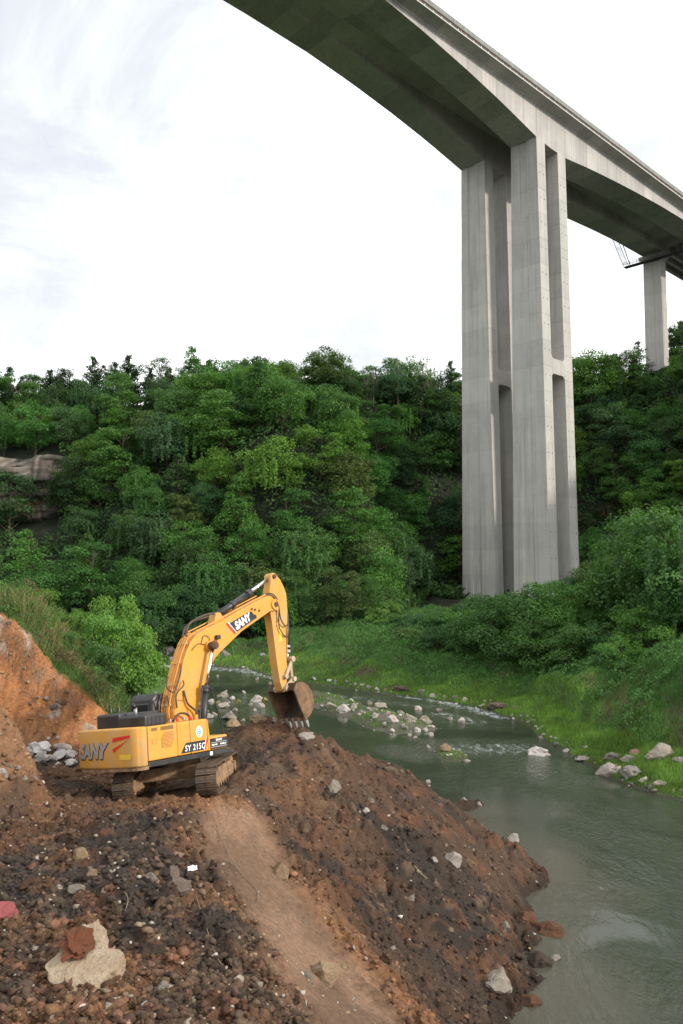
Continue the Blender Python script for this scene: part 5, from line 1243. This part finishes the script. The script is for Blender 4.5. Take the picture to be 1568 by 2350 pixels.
for (px, ty, kind, col) in RIDGE:
    D_ = 170 if px < 1200 else (196 if px < 1480 else 212)
    D_ += random.uniform(-3, 4); x = (px - 784) / 1828. * D_ * 1.0; zt = 12 + (1310 - ty) / 1828. * D_ * 1.0
    # exact: step along until the top projects right
    for _ in range(3):
        q = proj(x, D_, zt); x += (px - q[0]) / 1828 * D_; zt += (q[1] - ty) / 1828 * D_
    g = gz(x, D_); h = max(4.5, min(17, zt - g))
    plant(kind, x, D_, h, col, z=min(zt - h, g + .2), wx={'conifer': 1.0, 'pyramid': 1.15, 'lacy': 1.0, 'dome': 1.0, 'oval': 1.2}[kind])
    # a darker second rank just below the skyline
    if random.random() < .6:
        x2 = x + random.uniform(-3, 3); y2 = D_ - random.uniform(5, 10); plant(random.choice(['dome', 'oval', 'conifer', 'conifer', 'vine']), x2, y2, random.uniform(4.5, 7), random.choice(['dark', 'mid', 'dark', 'olive']))
for k in range(46):
    px = random.uniform(-10, 1060) if k < 34 else random.uniform(1320, 1460); D_ = random.uniform(164, 174) if k < 34 else random.uniform(190, 200)
    x = (px - 784) / 1828 * D_; plant(random.choice(['conifer', 'conifer', 'lacy', 'pyramid', 'oval']), x, D_, random.uniform(5.0, 8.5), random.choice(['dark', 'mid', 'bluish', 'olive']))
# the wooded slope
rgp = np.random.default_rng(99); pts = []
cand = 0
while len(pts) < 205 and cand < 60000:
    cand += 1
    y = rgp.uniform(104, 205); x = rgp.uniform(-.46, .49) * y
    xa, ya = np.array([x]), np.array([y])
    if not inpoly(xa, ya, HP)[0]: continue
    d_ = polydist(xa, ya, FOOT)[0][0]
    if d_ > 43: continue
    z = gz(x, y); qx, qy = proj(x, y, z + 3)
    if qx < 165 and 1040 < qy < 1225 and rgp.random() < .93: continue
    if qx < 175 and 1225 <= qy < 1300 and rgp.random() < .6: continue          # the bare cliff
    if 1075 < qx < 1250 and y > 152 and qy > 900 and rgp.random() < .7: continue         # hidden by the pier
    if 960 < qx < 1345 and y < 153: continue          # open ground before the pier
    if any((x - a_) ** 2 + (y - b_) ** 2 + (z - c_) ** 2 < (4.0 + .5 * hsh(np.array([k * 1.0]), np.array([3.0]))[0] * 4) ** 2 for k, (a_, b_, c_) in enumerate(pts)): continue
    pts.append((x, y, z))
for (x, y, z) in pts:
    kd = rgp.choice(['dome', 'dome', 'vine', 'vine', 'oval', 'shrub', 'pyramid'], p=[.17, .14, .16, .13, .26, .06, .08]); patch = float(fbm(np.array([x * .04]), np.array([z * .06]), 3, 5)[0])
    cols = ['dark', 'mid', 'fresh', 'bluish', 'mid', 'fresh', 'mid', 'bluish'] if patch < .52 else ['fresh', 'mid', 'olive', 'fresh', 'bright', 'mid', 'fresh', 'bluish']
    col = cols[int(rgp.integers(0, 8))]; hh = float(rgp.uniform(6, 10.5)); q_ = proj(x, y, z + 3); low_ = (1440 < q_[0] < 1560 and q_[1] < 985) or (q_[0] < 180 and 1200 < q_[1] < 1310)
    if low_: kd = 'shrub'; hh = 4.2
    plant(str(kd), x, y, hh * {'shrub': .62, 'oval': 1.3, 'pyramid': 1.25}.get(str(kd), 1.12), col, wx=float(rgp.uniform(.85, 1.1)) * (1.25 if kd in ('oval', 'pyramid') else 1))
k = 0
while k < 22:
    y = random.uniform(168, 203); x = (random.uniform(1400, 1600) - 784) / 1828 * y; z = gz(x, y); q = proj(x, y, z + 1.5)
    if q[1] < 862 or (1470 < q[0] < 1550 and q[1] < 885): k += .2; continue
    plant(random.choice(['shrub', 'dome', 'vine']), x, y, random.uniform(3.0, 4.6), random.choice(['mid', 'fresh', 'olive', 'brownish', 'mid']), wx=1.3); k += 1
# trees and bushes on the right bank, from the pier's foot to the edge of the picture
def plant_at(px, top, base_D, kind, col, name='tree', wx=1.0):
    D_ = base_D; x = (px - 784) / 1828. * D_; zt = 12 + (1310 - top) / 1828. * D_
    g = gz(x, D_); h = zt - g
    if kind == 'near_shrub': h *= 1.14
    return plant(kind, x, D_, max(h, 1.2), col, z=g, wx=wx, name=name)
BANK = [(1485, 1180, 82, 'near_dome', 'mid', 'tree', 1.05), (1562, 1130, 74, 'near_dome', 'mid', 'tree', 1.0), (1428, 1262, 90, 'near_dome', 'mid', 'tree', 1.05), (1545, 1320, 72, 'near_dome', 'mid', 'tree', 1.05), (1470, 1370, 72, 'near_shrub', 'fresh', 'shrub', 1.0), (1395, 1360, 84, 'near_shrub', 'fresh', 'shrub', 1.0),
        (1350, 1345, 92, 'near_shrub', 'olive', 'shrub', 1.1), (1300, 1325, 90, 'near_shrub', 'fresh', 'shrub', 1.0), (1255, 1330, 84, 'near_shrub', 'fresh', 'shrub', 1.0), (1205, 1335, 86, 'near_shrub', 'mid', 'shrub', .95), (1150, 1352, 82, 'near_shrub', 'mid', 'shrub', 1.0), (1100, 1378, 88, 'near_shrub', 'mid', 'shrub', 1.0),
        (1055, 1385, 98, 'near_shrub', 'fresh', 'shrub', 1.2), (1005, 1392, 100, 'near_shrub', 'mid', 'shrub', 1.2), (955, 1405, 100, 'near_shrub', 'bluish', 'shrub', 1.2), (905, 1400, 106, 'near_shrub', 'mid', 'shrub', 1.2), (930, 1432, 94, 'near_shrub', 'olive', 'shrub', 1.2), (1000, 1430, 90, 'near_shrub', 'bluish', 'shrub', 1.3),
        (1300, 1410, 76, 'near_shrub', 'mid', 'shrub', 1.1), (1220, 1405, 78, 'near_shrub', 'mid', 'shrub', 1.1), (1370, 1420, 74, 'near_shrub', 'mid', 'shrub', 1.0), (1430, 1452, 68, 'near_shrub', 'fresh', 'shrub', 1.0), (1520, 1462, 64, 'near_shrub', 'mid', 'shrub', 1.0), (1560, 1450, 62, 'near_shrub', 'fresh', 'shrub', 1.0),
        (1600, 1250, 72, 'near_dome', 'mid', 'tree', 1.0), (1180, 1380, 92, 'near_shrub', 'bluish', 'shrub', 1.0), (1340, 1300, 110, 'near_dome', 'mid', 'tree', 1.0), (1385, 1270, 104, 'near_dome', 'olive', 'tree', 1.0), (1450, 1215, 108, 'near_dome', 'dark', 'tree', 1.0), (1540, 1220, 96, 'near_dome', 'mid', 'tree', 1.0),
        (860, 1385, 110, 'near_shrub', 'yellow green', 'shrub', 1.0), (890, 1365, 116, 'near_shrub', 'bright', 'shrub', .9),
        (755, 1298, 112, 'oval', 'olive', 'tree', .85), (800, 1308, 112, 'oval', 'olive', 'tree', .8), (690, 1345, 113, 'dome', 'mid', 'tree', 1.0), (845, 1320, 114, 'dome', 'mid', 'tree', 1.0), (640, 1350, 112, 'vine', 'fresh', 'tree', 1.1), (590, 1370, 112, 'shrub', 'mid', 'shrub', 1.0),
        (560, 1330, 113, 'dome', 'dark', 'tree', 1.1), (500, 1350, 112, 'vine', 'mid', 'tree', 1.2), (450, 1340, 113, 'vine', 'dark', 'tree', 1.1), (400, 1330, 114, 'dome', 'mid', 'tree', 1.1), (350, 1350, 113, 'vine', 'mid', 'tree', 1.1), (380, 1400, 108, 'shrub', 'dark', 'shrub', 1.0), (440, 1420, 108, 'shrub', 'dark', 'shrub', 1.1), (335, 1420, 105, 'shrub', 'dark', 'shrub', 1.0)]
for a_ in BANK: plant_at(a_[0], a_[1], a_[2], a_[3], a_[4], a_[5], a_[6])
# overgrown mound behind the cut bank
LEFT = [(278, 1352, 40, 'near_shrub', 'bright', 'shrub', .55), (235, 1372, 38, 'near_shrub', 'bright', 'shrub', .6), (262, 1425, 37, 'near_shrub', 'bright', 'shrub', .8), (180, 1378, 40, 'near_shrub', 'bright', 'shrub', .7), (135, 1385, 38, 'near_shrub', 'yellow green', 'shrub', .7), (20, 1330, 38, 'near_shrub', 'yellow green', 'shrub', .6), (60, 1322, 42, 'near_shrub', 'yellow green', 'shrub', .8),
        (110, 1430, 33, 'near_shrub', 'yellow green', 'shrub', .9), (60, 1395, 32, 'near_shrub', 'bright', 'shrub', .9), (140, 1480, 32, 'near_shrub', 'mid', 'shrub', 1.0), (200, 1510, 33, 'near_shrub', 'bright', 'shrub', 1.0), (245, 1500, 35, 'near_shrub', 'olive', 'shrub', .8), (300, 1410, 41, 'near_shrub', 'bright', 'shrub', .7), (30, 1350, 34, 'near_shrub', 'olive', 'shrub', .8),
        (-20, 1335, 35, 'near_shrub', 'bright', 'shrub', .7), (95, 1365, 44, 'near_shrub', 'olive', 'shrub', .8), (215, 1450, 35, 'near_shrub', 'mid', 'shrub', .9), (285, 1490, 38, 'near_shrub', 'bright', 'shrub', .7), (160, 1440, 34, 'near_shrub', 'olive', 'shrub', .8)]
for a_ in LEFT: plant_at(a_[0], a_[1], a_[2], a_[3], a_[4], a_[5], a_[6])
# leafless trees on the skyline
for (px, ty) in ((858, 832), (915, 806), (968, 812), (838, 858), (985, 830), (128, 838)):
    D_ = 168; x = (px - 784) / 1828. * D_; zt = 12 + (1310 - ty) / 1828. * D_; g = gz(x, D_); h = zt - g; L_ = [([(0, 0, 0), (.1, 0, h * .5), (0, .1, h)], [.12, .08, .02])]
    for k in range(26):
        zb = random.uniform(.3, .95) * h; a_ = random.uniform(0, 6.3); l_ = (h - zb) * .45 + .6; q = np.array([0, 0, zb]); e2 = q + np.array([math.cos(a_) * l_ * .6, math.sin(a_) * l_ * .6, l_ * .9]); L_.append(([tuple(q), tuple((q + e2) / 2 + [0, 0, -.1]), tuple(e2)], [.045, .03, .012]))
    e_ = empty('bare_tree', (x, D_, g)); link('trunk', tubes_mesh('trunk', L_[:1], M_bark_p, 5), e_); link('branches', tubes_mesh('branches', L_[1:], M_bark_p, 3), e_)
    TREES.append((e_, 'bare', 'grey', x, D_, g, h))
# labels: where each tree stands, told by what can be found, then its rank in that place
def zone(px, py):
    if px < 170: a_ = 'above the cliff' if py < 1080 else 'below the cliff'
    elif px < 400: a_ = 'over the black hood'
    elif px < 640: a_ = 'over the boom'
    elif px < 860: a_ = 'over the bucket'
    elif px < 1075: a_ = 'left of the pier'
    elif px < 1330: a_ = 'behind the pier'
    else: a_ = 'right of the pier'
    return a_
SHP = {'dome': 'round crowned', 'vine': 'vine hung', 'oval': 'upright', 'pyramid': 'pointed', 'conifer': 'narrow conifer', 'lacy': 'thin airy', 'shrub': 'low bushy', 'near_dome': 'broad leafy', 'near_shrub': 'bushy', 'bare': 'leafless'}
cells = {}
for T_ in TREES:
    e_, kind, col, x, y, z, h = T_; px, py = proj(x, y, z + h * .6)
    if y < 50: where = 'on the mound behind the cut bank'; grp = 'shrubs on the mound behind the cut bank'
    elif y < 112 and not inpoly(np.array([x]), np.array([y]), HP)[0]: where = 'on the grassy bank ' + zone(px, 1400).replace('behind', 'before').replace('over', 'behind').replace('below the cliff', 'at the far bend'); grp = 'trees and shrubs on the river bank'
    else:
        row = 'on the skyline' if py < 930 else ('high on the slope' if py < 1040 else ('midway up the slope' if py < 1180 else ('low on the slope' if py < 1290 else 'at the foot of the slope')))
        where = row + ' ' + zone(px, py); grp = 'trees on the wooded slope'
    noun = 'shrub' if e_.name.startswith('shrub') else 'tree'
    cells.setdefault((SHP[kind], col, noun, where, grp), []).append((px, e_))
for (sh_, col, noun, where, grp), L_ in cells.items():
    L_.sort(key=lambda q: q[0]); n_ = len(L_)
    for i, (_, e_) in enumerate(L_):
        lab = f'{col} {"" if col in ("grey",) else "green "}{sh_} {noun} {where}'.replace('on the skyline', 'on skyline').replace('at the foot of the slope', 'at the slope foot').replace('midway up the slope', 'midway uphill').replace('on the mound behind the cut bank', 'on the mound behind the bank').replace('on the grassy bank', 'on the bank').replace('yellow green green', 'yellow green').replace('brownish green', 'brownish')
        if n_ > 1: lab += ', ' + ('leftmost' if i == 0 else ('rightmost' if i == n_ - 1 else ORD[i] + ' from left'))
        tag(e_, lab, noun, grp)

# dense growth that covers the slope between the crowns
def cover(name, n, gen, size, colf, lift, seed, ratio=.6, upb=.6):
    rg = np.random.default_rng(seed); x, y = gen(rg, n); z = Zmesh(x, y)
    x, y, z = [q[z > .12] for q in (x, y, z)]; n = len(x)
    hgt = lift(x, y, rg); P = np.stack([x, y, z + hgt], 1)
    hd_x = polydist(x, y, FOOT)[0]
    if name == 'undergrowth': P[:, 2] -= .9 * hgt * sstep(42, 47, hd_x)
    g1 = (lift(x + .4, y, None) - lift(x - .4, y, None)) / .8; g2 = (lift(x, y + .4, None) - lift(x, y - .4, None)) / .8
    Nn = np.stack([-g1, -g2 - .25, np.full(n, upb)], 1) + rg.normal(size=(n, 3)) * .45; Nn /= np.linalg.norm(Nn, axis=1)[:, None]
    v, f = leaf_quads(P, Nn, size * (y / 100.0) ** .5 if np.isscalar(size) else size, rg, ratio); c_ = colf(x, y, rg); c4 = np.repeat(np.concatenate([np.clip(c_, 0, 1), np.ones((n, 1))], 1), 4, 0)
    return link(name, mesh_np(name, v, f, M_grass, False, {'tint': ('FLOAT_COLOR', c4)}))
def gen_hill(rg, n):
    y = rg.uniform(104, 215, n * 3); x = rg.uniform(-.72, .62, n * 3) * y; k = inpoly(x, y, [(p[0], p[1] - 7) for p in FOOT] + [(320, 900), (-260, 900)]); d_ = polydist(x, y, FOOT)[0]
    k &= (d_ < 54) & ~((x < -45) & (d_ > 17) & (d_ < 32) & (x / y < -.357)); return x[k][:n], y[k][:n]
def lift_hill(x, y, rg):
    f_, c_ = worley(x / 3.6, y / 2.9, 5); b_ = 2.7 * np.clip(1 - f_ * 1.15, 0, 1) ** .6 * (.4 + .8 * c_)
    return b_ + (0 if rg is None else rg.uniform(-.5, .3, len(x)))
def col_hill(x, y, rg):
    f_, c_ = worley(x / 3.6, y / 2.9, 5); base = np.array([.052, .120, .034]); k = c_[:, None]
    return (base * (1 - k) + np.array([.072, .152, .038]) * k) * rg.uniform(.55, 1.35, (len(x), 1)) * np.array([1, 1, 1])
tag(cover('undergrowth', 145000, gen_hill, .26, col_hill, lift_hill, 21), 'dense green undergrowth and creepers between the trees of the slope', 'undergrowth', kind='stuff')
# grass and herbs of the river banks
def blades(name, x, y, hgt, wid, colr, rg, lean=.35):
    z = Zmesh(x, y); k = z > .05; x, y, z, hgt, wid, colr = x[k], y[k], z[k], hgt[k], wid[k], colr[k]; n = len(x)
    a_ = rg.uniform(0, 6.3, n); dx, dy = np.cos(a_) * wid, np.sin(a_) * wid; lx = rg.normal(size=n) * lean * hgt; ly = rg.normal(size=n) * lean * hgt
    v = np.stack([np.stack([x - dx, y - dy, z - .03], 1), np.stack([x + dx, y + dy, z - .03], 1), np.stack([x + lx, y + ly, z + hgt], 1)], 1).reshape(-1, 3)
    c4 = np.repeat(np.concatenate([colr, np.ones((n, 1))], 1), 3, 0)
    return link(name, mesh_np(name, v, np.arange(n * 3).reshape(n, 3), M_grass, False, {'tint': ('FLOAT_COLOR', c4)}))
def gen_bank(rg, n, side):
    y = 1 / rg.uniform(1 / 122., 1 / 34., n * 4); x = rg.uniform(-.45, .6, n * 4) * y
    dr = polydist(x, y, RB)[0]; dl = polydist(x, y, LB)[0]; k = ~inpoly(x, y, HP) & (samp(is_dirt, x, y) == 0) & (samp(is_wall, x, y) == 0)
    iw = inpoly(x, y, WP)
    k &= ((dr < dl) & ~iw) if side == 'r' else (((dr >= dl) & ~iw) | (iw & (x > -8)))
    return x[k][:n], y[k][:n], np.where(side == 'r', dr, dl)[k][:n], iw[k][:n]
rg = np.random.default_rng(31)
x, y, d_, iw = gen_bank(rg, 330000, 'r'); n = len(x)
lump = fbm(x * .45, y * .45, 3, 141); p2_ = fbm(x * .13, y * .13, 3, 142)
hg = np.interp(d_, [0, 1, 6, 8, 14, 30], [.14, .22, .32, .34, .42, .6]) * rg.uniform(.5, 1.4, n) * (.6 + .9 * lump)
cb = np.array([.175, .31, .055]); cdk = np.array([.085, .20, .048]); k = sstep(4.0, 7.0, d_ + 3 * (p2_ - .5))[:, None]; col = (cb * (1 - k) + cdk * k)
eros = (sstep(4.2, 5.0, d_ * 1.0) * sstep(7.4, 6.4, d_) * (y < 66) * (fbm(x * .5, y * .5, 3, 143) > .44)); keep = rg.random(n) > eros * .6
dry = (rg.random(n) < .03 + .25 * eros)[:, None]; col = np.where(dry, np.array([.17, .13, .065]), col) * rg.uniform(.65, 1.3, (n, 1))
col = col * (.45 + 1.1 * fbm(x * .6, y * .6, 3, 147)[:, None]) * (1 + .5 * (p2_[:, None] - .5))
x, y, hg, col = x[keep], y[keep], hg[keep], col[keep]
tag(blades('bank_grass', x, y, hg, np.full(len(x), .028) * (y / 55), col, rg), 'lush green grass on the right river bank', 'grass', kind='stuff')
x, y, d_, iw = gen_bank(rg, 70000, 'l'); n = len(x)
hg = rg.uniform(.12, .42, n) * np.where(iw, .7, 1.0); kp = ~iw | (fbm(x * .55, y * .55, 3, 144) > .47); colr = np.array([.14, .26, .04]) * rg.uniform(.65, 1.3, (n, 1))
tag(blades('left_bank_grass', x[kp], y[kp], hg[kp], np.full(kp.sum(), .022) * (y[kp] / 45), colr[kp], rg), 'bright grass on the left bank and the gravel bar', 'grass', kind='stuff')
def gen_herb(rg, n):
    y = 1 / rg.uniform(1 / 112., 1 / 45., n * 4); x = rg.uniform(.0, .6, n * 4) * y; dr = polydist(x, y, RB)[0]
    k = ~inpoly(x, y, HP) & ~inpoly(x, y, WP) & (dr > 3.8) & (fbm(x * .28, y * .28, 3, 145) + .012 * dr > .44) & ~((dr < 7) & (fbm(x * .5, y * .5, 3, 143) > .53) & (y < 66)); return x[k][:n], y[k][:n]
def lift_herb(x, y, rg):
    f_, c_ = worley(x / 2.3 + fbm(x, y, 2, 9), y / 2.3, 6); return 1.5 * np.clip(1 - f_ * 1.1, 0, 1) ** .7 * (.2 + c_) + (0 if rg is None else rg.uniform(-.12, .12, len(x)))
def col_herb(x, y, rg): return np.array([.075, .175, .042]) * rg.uniform(.6, 1.4, (len(x), 1)) * (.8 + .5 * fbm(x * .2, y * .2, 2, 146)[:, None])
tag(cover('bank_herbs', 60000, gen_herb, .105, col_herb, lift_herb, 22), 'leafy herbs and creepers covering the upper right bank', 'undergrowth', kind='stuff')
# mound vegetation: green grass, long dry reed, leafy creepers
def gen_mound(rg, n):
    y = rg.uniform(27.5, 50, n * 3); x = rg.uniform(-.56, -.17, n * 3) * y; k = (samp(is_wall, x, y) == 0) & (samp(is_dirt, x, y) == 0) & (samp(Z2, x, y) > .1); return x[k][:n], y[k][:n]
x, y = gen_mound(rg, 60000); n = len(x); long_ = (fbm(x * .55, y * .55, 3, 151) > .51) & (x / y < -.27); hg = np.where(long_, rg.uniform(.35, .9, n), rg.uniform(.15, .45, n))
colr = np.where((long_ & (rg.random(n) < .42))[:, None], np.array([.30, .225, .12]), np.array([.12, .21, .05])) * rg.uniform(.6, 1.3, (n, 1))
tag(blades('mound_grass', x, y, hg, np.where(long_, .016, .014), colr, rg, .45), 'long green and straw coloured grass on the mound behind the cut bank', 'grass', kind='stuff')
def lift_m(x, y, rg):
    f_, c_ = worley(x / 1.1, y / 1.1, 8); return .75 * np.clip(1 - f_ * 1.1, 0, 1) ** .7 * (.3 + c_) + (0 if rg is None else rg.uniform(-.1, .1, len(x)))
tag(cover('mound_creepers', 60000, gen_mound, .085, lambda x, y, rg: np.where((fbm(x * .5, y * .5, 3, 152) > .56)[:, None], np.array([.15, .11, .06]), np.array([.09, .17, .042])) * rg.uniform(.6, 1.4, (len(x), 1)), lift_m, 23), 'leafy creepers and herbs on the mound behind the cut bank', 'undergrowth', kind='stuff')
# hanging dead roots over the top of the cut
bl = []
for k in range(110):
    x_ = random.uniform(-12.6, -9.7); y_ = float(np.interp(x_, [-16, -11, -9.5, -8], [26.6, 27.4, 27.8, 27.5])) + 1.75 + random.uniform(-.1, .25); z_ = float(Zmesh(x_, y_)) + .1
    bl.append(([(x_, y_, z_), (x_ + random.uniform(0, .25), y_ - .35, z_ + .02), (x_ + random.uniform(.1, .5), y_ - .55 - random.random() * .3, z_ - random.uniform(.2, .6))], .008))
tag(link('dead_roots', tubes_mesh('dead_roots', bl, simple('dead_root', (.17, .115, .075), .9), 3)), 'matted dead roots hanging over the top of the cut bank', 'roots', kind='stuff')

# ------------------------------------------------------------------ cliffs in the slope
def cliff(px0, px1, py0, py1, D_, name, label, seed, cols):
    x0 = (px0 - 784) / 1828 * D_; x1 = (px1 - 784) / 1828 * D_; z0 = 12 + (1310 - py1) / 1828 * D_; z1 = 12 + (1310 - py0) / 1828 * D_
    nx, nz = 70, 60; xs, zs = np.meshgrid(np.linspace(x0, x1, nx), np.linspace(z0, z1, nz)); lay = zs / 1.35 + .35 * vnoise(xs * .25, zs * .1, seed)
    L0 = np.floor(lay); f1_, c1_ = worley(xs / 3.2 + L0 * 7.7, lay * .999 * 0 + L0 * 3.1 + .5, seed); step = hsh(L0, L0 * 0 + 2, seed) * 1.9 + c1_ * 1.9; joint = sstep(.0, .08, lay - L0)
    yy = D_ - step - .5 * fbm(xs * .8, zs * .8, 4, seed) + .7 * (1 - joint) + (zs - z0) * .10 + 26 * np.clip(abs((xs - (x0 + x1) / 2) / (x1 - x0)) - .36 + .2 * (fbm(zs * .3, zs * 0 + 1, 3, seed) - .5), 0, 1) + 30 * np.clip(abs((zs - (z0 + z1) / 2) / (z1 - z0)) - .38 + .25 * (fbm(xs * .2, xs * 0 + 4, 3, seed + 7) - .5), 0, 1)
    br = fbm(xs * .25, zs * .4, 4, seed + 3); c_ = np.array(cols[0]) * (1 - sstep(.4, .6, br))[..., None] + np.array(cols[1]) * sstep(.4, .6, br)[..., None]
    st_ = vnoise(xs * 1.8, zs * .12, seed + 4)[..., None]; c_ = c_ * (.4 + 1.1 * st_) * (.72 + .5 * fbm(xs * 1.5, zs * 2.5, 3, seed + 6))[..., None] * (.55 + .45 * joint)[..., None]
    if len(cols) > 2:
        m = (sstep(z0 + .36 * (z1 - z0), z0 + .30 * (z1 - z0), zs) * sstep(z0 + .15 * (z1 - z0), z0 + .20 * (z1 - z0), zs) * sstep(x0 + .80 * (x1 - x0), x0 + .7 * (x1 - x0), xs) * sstep(x0 + .35 * (x1 - x0), x0 + .42 * (x1 - x0), xs))[..., None]; c_ = c_ * (1 - m) + np.array(cols[2]) * m
    i_ = np.arange(nx * nz).reshape(nz, nx); q_ = np.stack([i_[:-1, :-1], i_[:-1, 1:], i_[1:, 1:], i_[1:, :-1]], 2).reshape(-1, 4)
    o = link(name, mesh_np(name, np.stack([xs, yy, zs], 2).reshape(-1, 3), q_, M_ground, False, {'tint': ('FLOAT_COLOR', np.concatenate([c_, np.ones(c_.shape[:2] + (1,))], 2).reshape(-1, 4))}))
    return tag(o, label, 'cliff', kind='structure')
cliff(-60, 142, 1042, 1205, 145.6, 'rock_cliff', 'layered grey cliff with an orange overhang in the wooded slope', 5, [(.17, .145, .12), (.085, .078, .072), (.38, .21, .11)])
cliff(218, 320, 1072, 1140, 144.5, 'rock_cliff', 'small dark rock face among the trees beside the layered cliff', 9, [(.10, .10, .105), (.07, .07, .072)])
# stone pillar at the end of the mound
for (px, py, w, hh, lab) in ((289, 1590, 30, 1.7, 'weathered buff rock pillar under the shrubs behind the cab'), (303, 1565, 22, 1.5, 'narrow rock face beside the buff pillar behind the cab')):
    p = ray(px, py); k = 38.5 / p[1]; P_ = EYE + p * k; s = w / 1828 * 39 / 2
    o = link('rock_pillar', rock_mesh('rock_pillar', int(px), M_rk['buff'], 4, 1.0, 14, .12), None, (P_[0], P_[1], P_[2] - .2), (0, 0, px), (s * 1.1, s, s * hh)); tag(o, lab, 'rock')
# railing on the ridge
fe = empty('ridge_railing', (0, 0, 0)); D_ = 166
xa = (1008 - 784) / 1828 * D_; xb = (1036 - 784) / 1828 * D_; z_ = gz((xa + xb) / 2, D_) + 1.1
link('rail', tubes_mesh('rail', [([(xa, D_, z_), (xb, D_, z_)], .05), ([(xa, D_, z_ - .9), (xb, D_, z_ - .9)], .04)], M_galv, 4), fe)
pm = bm_mesh('post', box_bm((-.06, -.06, -1.4), (.06, .06, .05)), M_galv)
for k in range(7): link('post', pm, fe, (xa + (xb - xa) * k / 6, D_, z_))
tag(fe, 'short grey railing on the ridge left of the tall pier', 'railing')
print('objects', len(bpy.data.objects), 'tris', sum(len(m.loops) - 2 * len(m.polygons) for m in bpy.data.meshes))
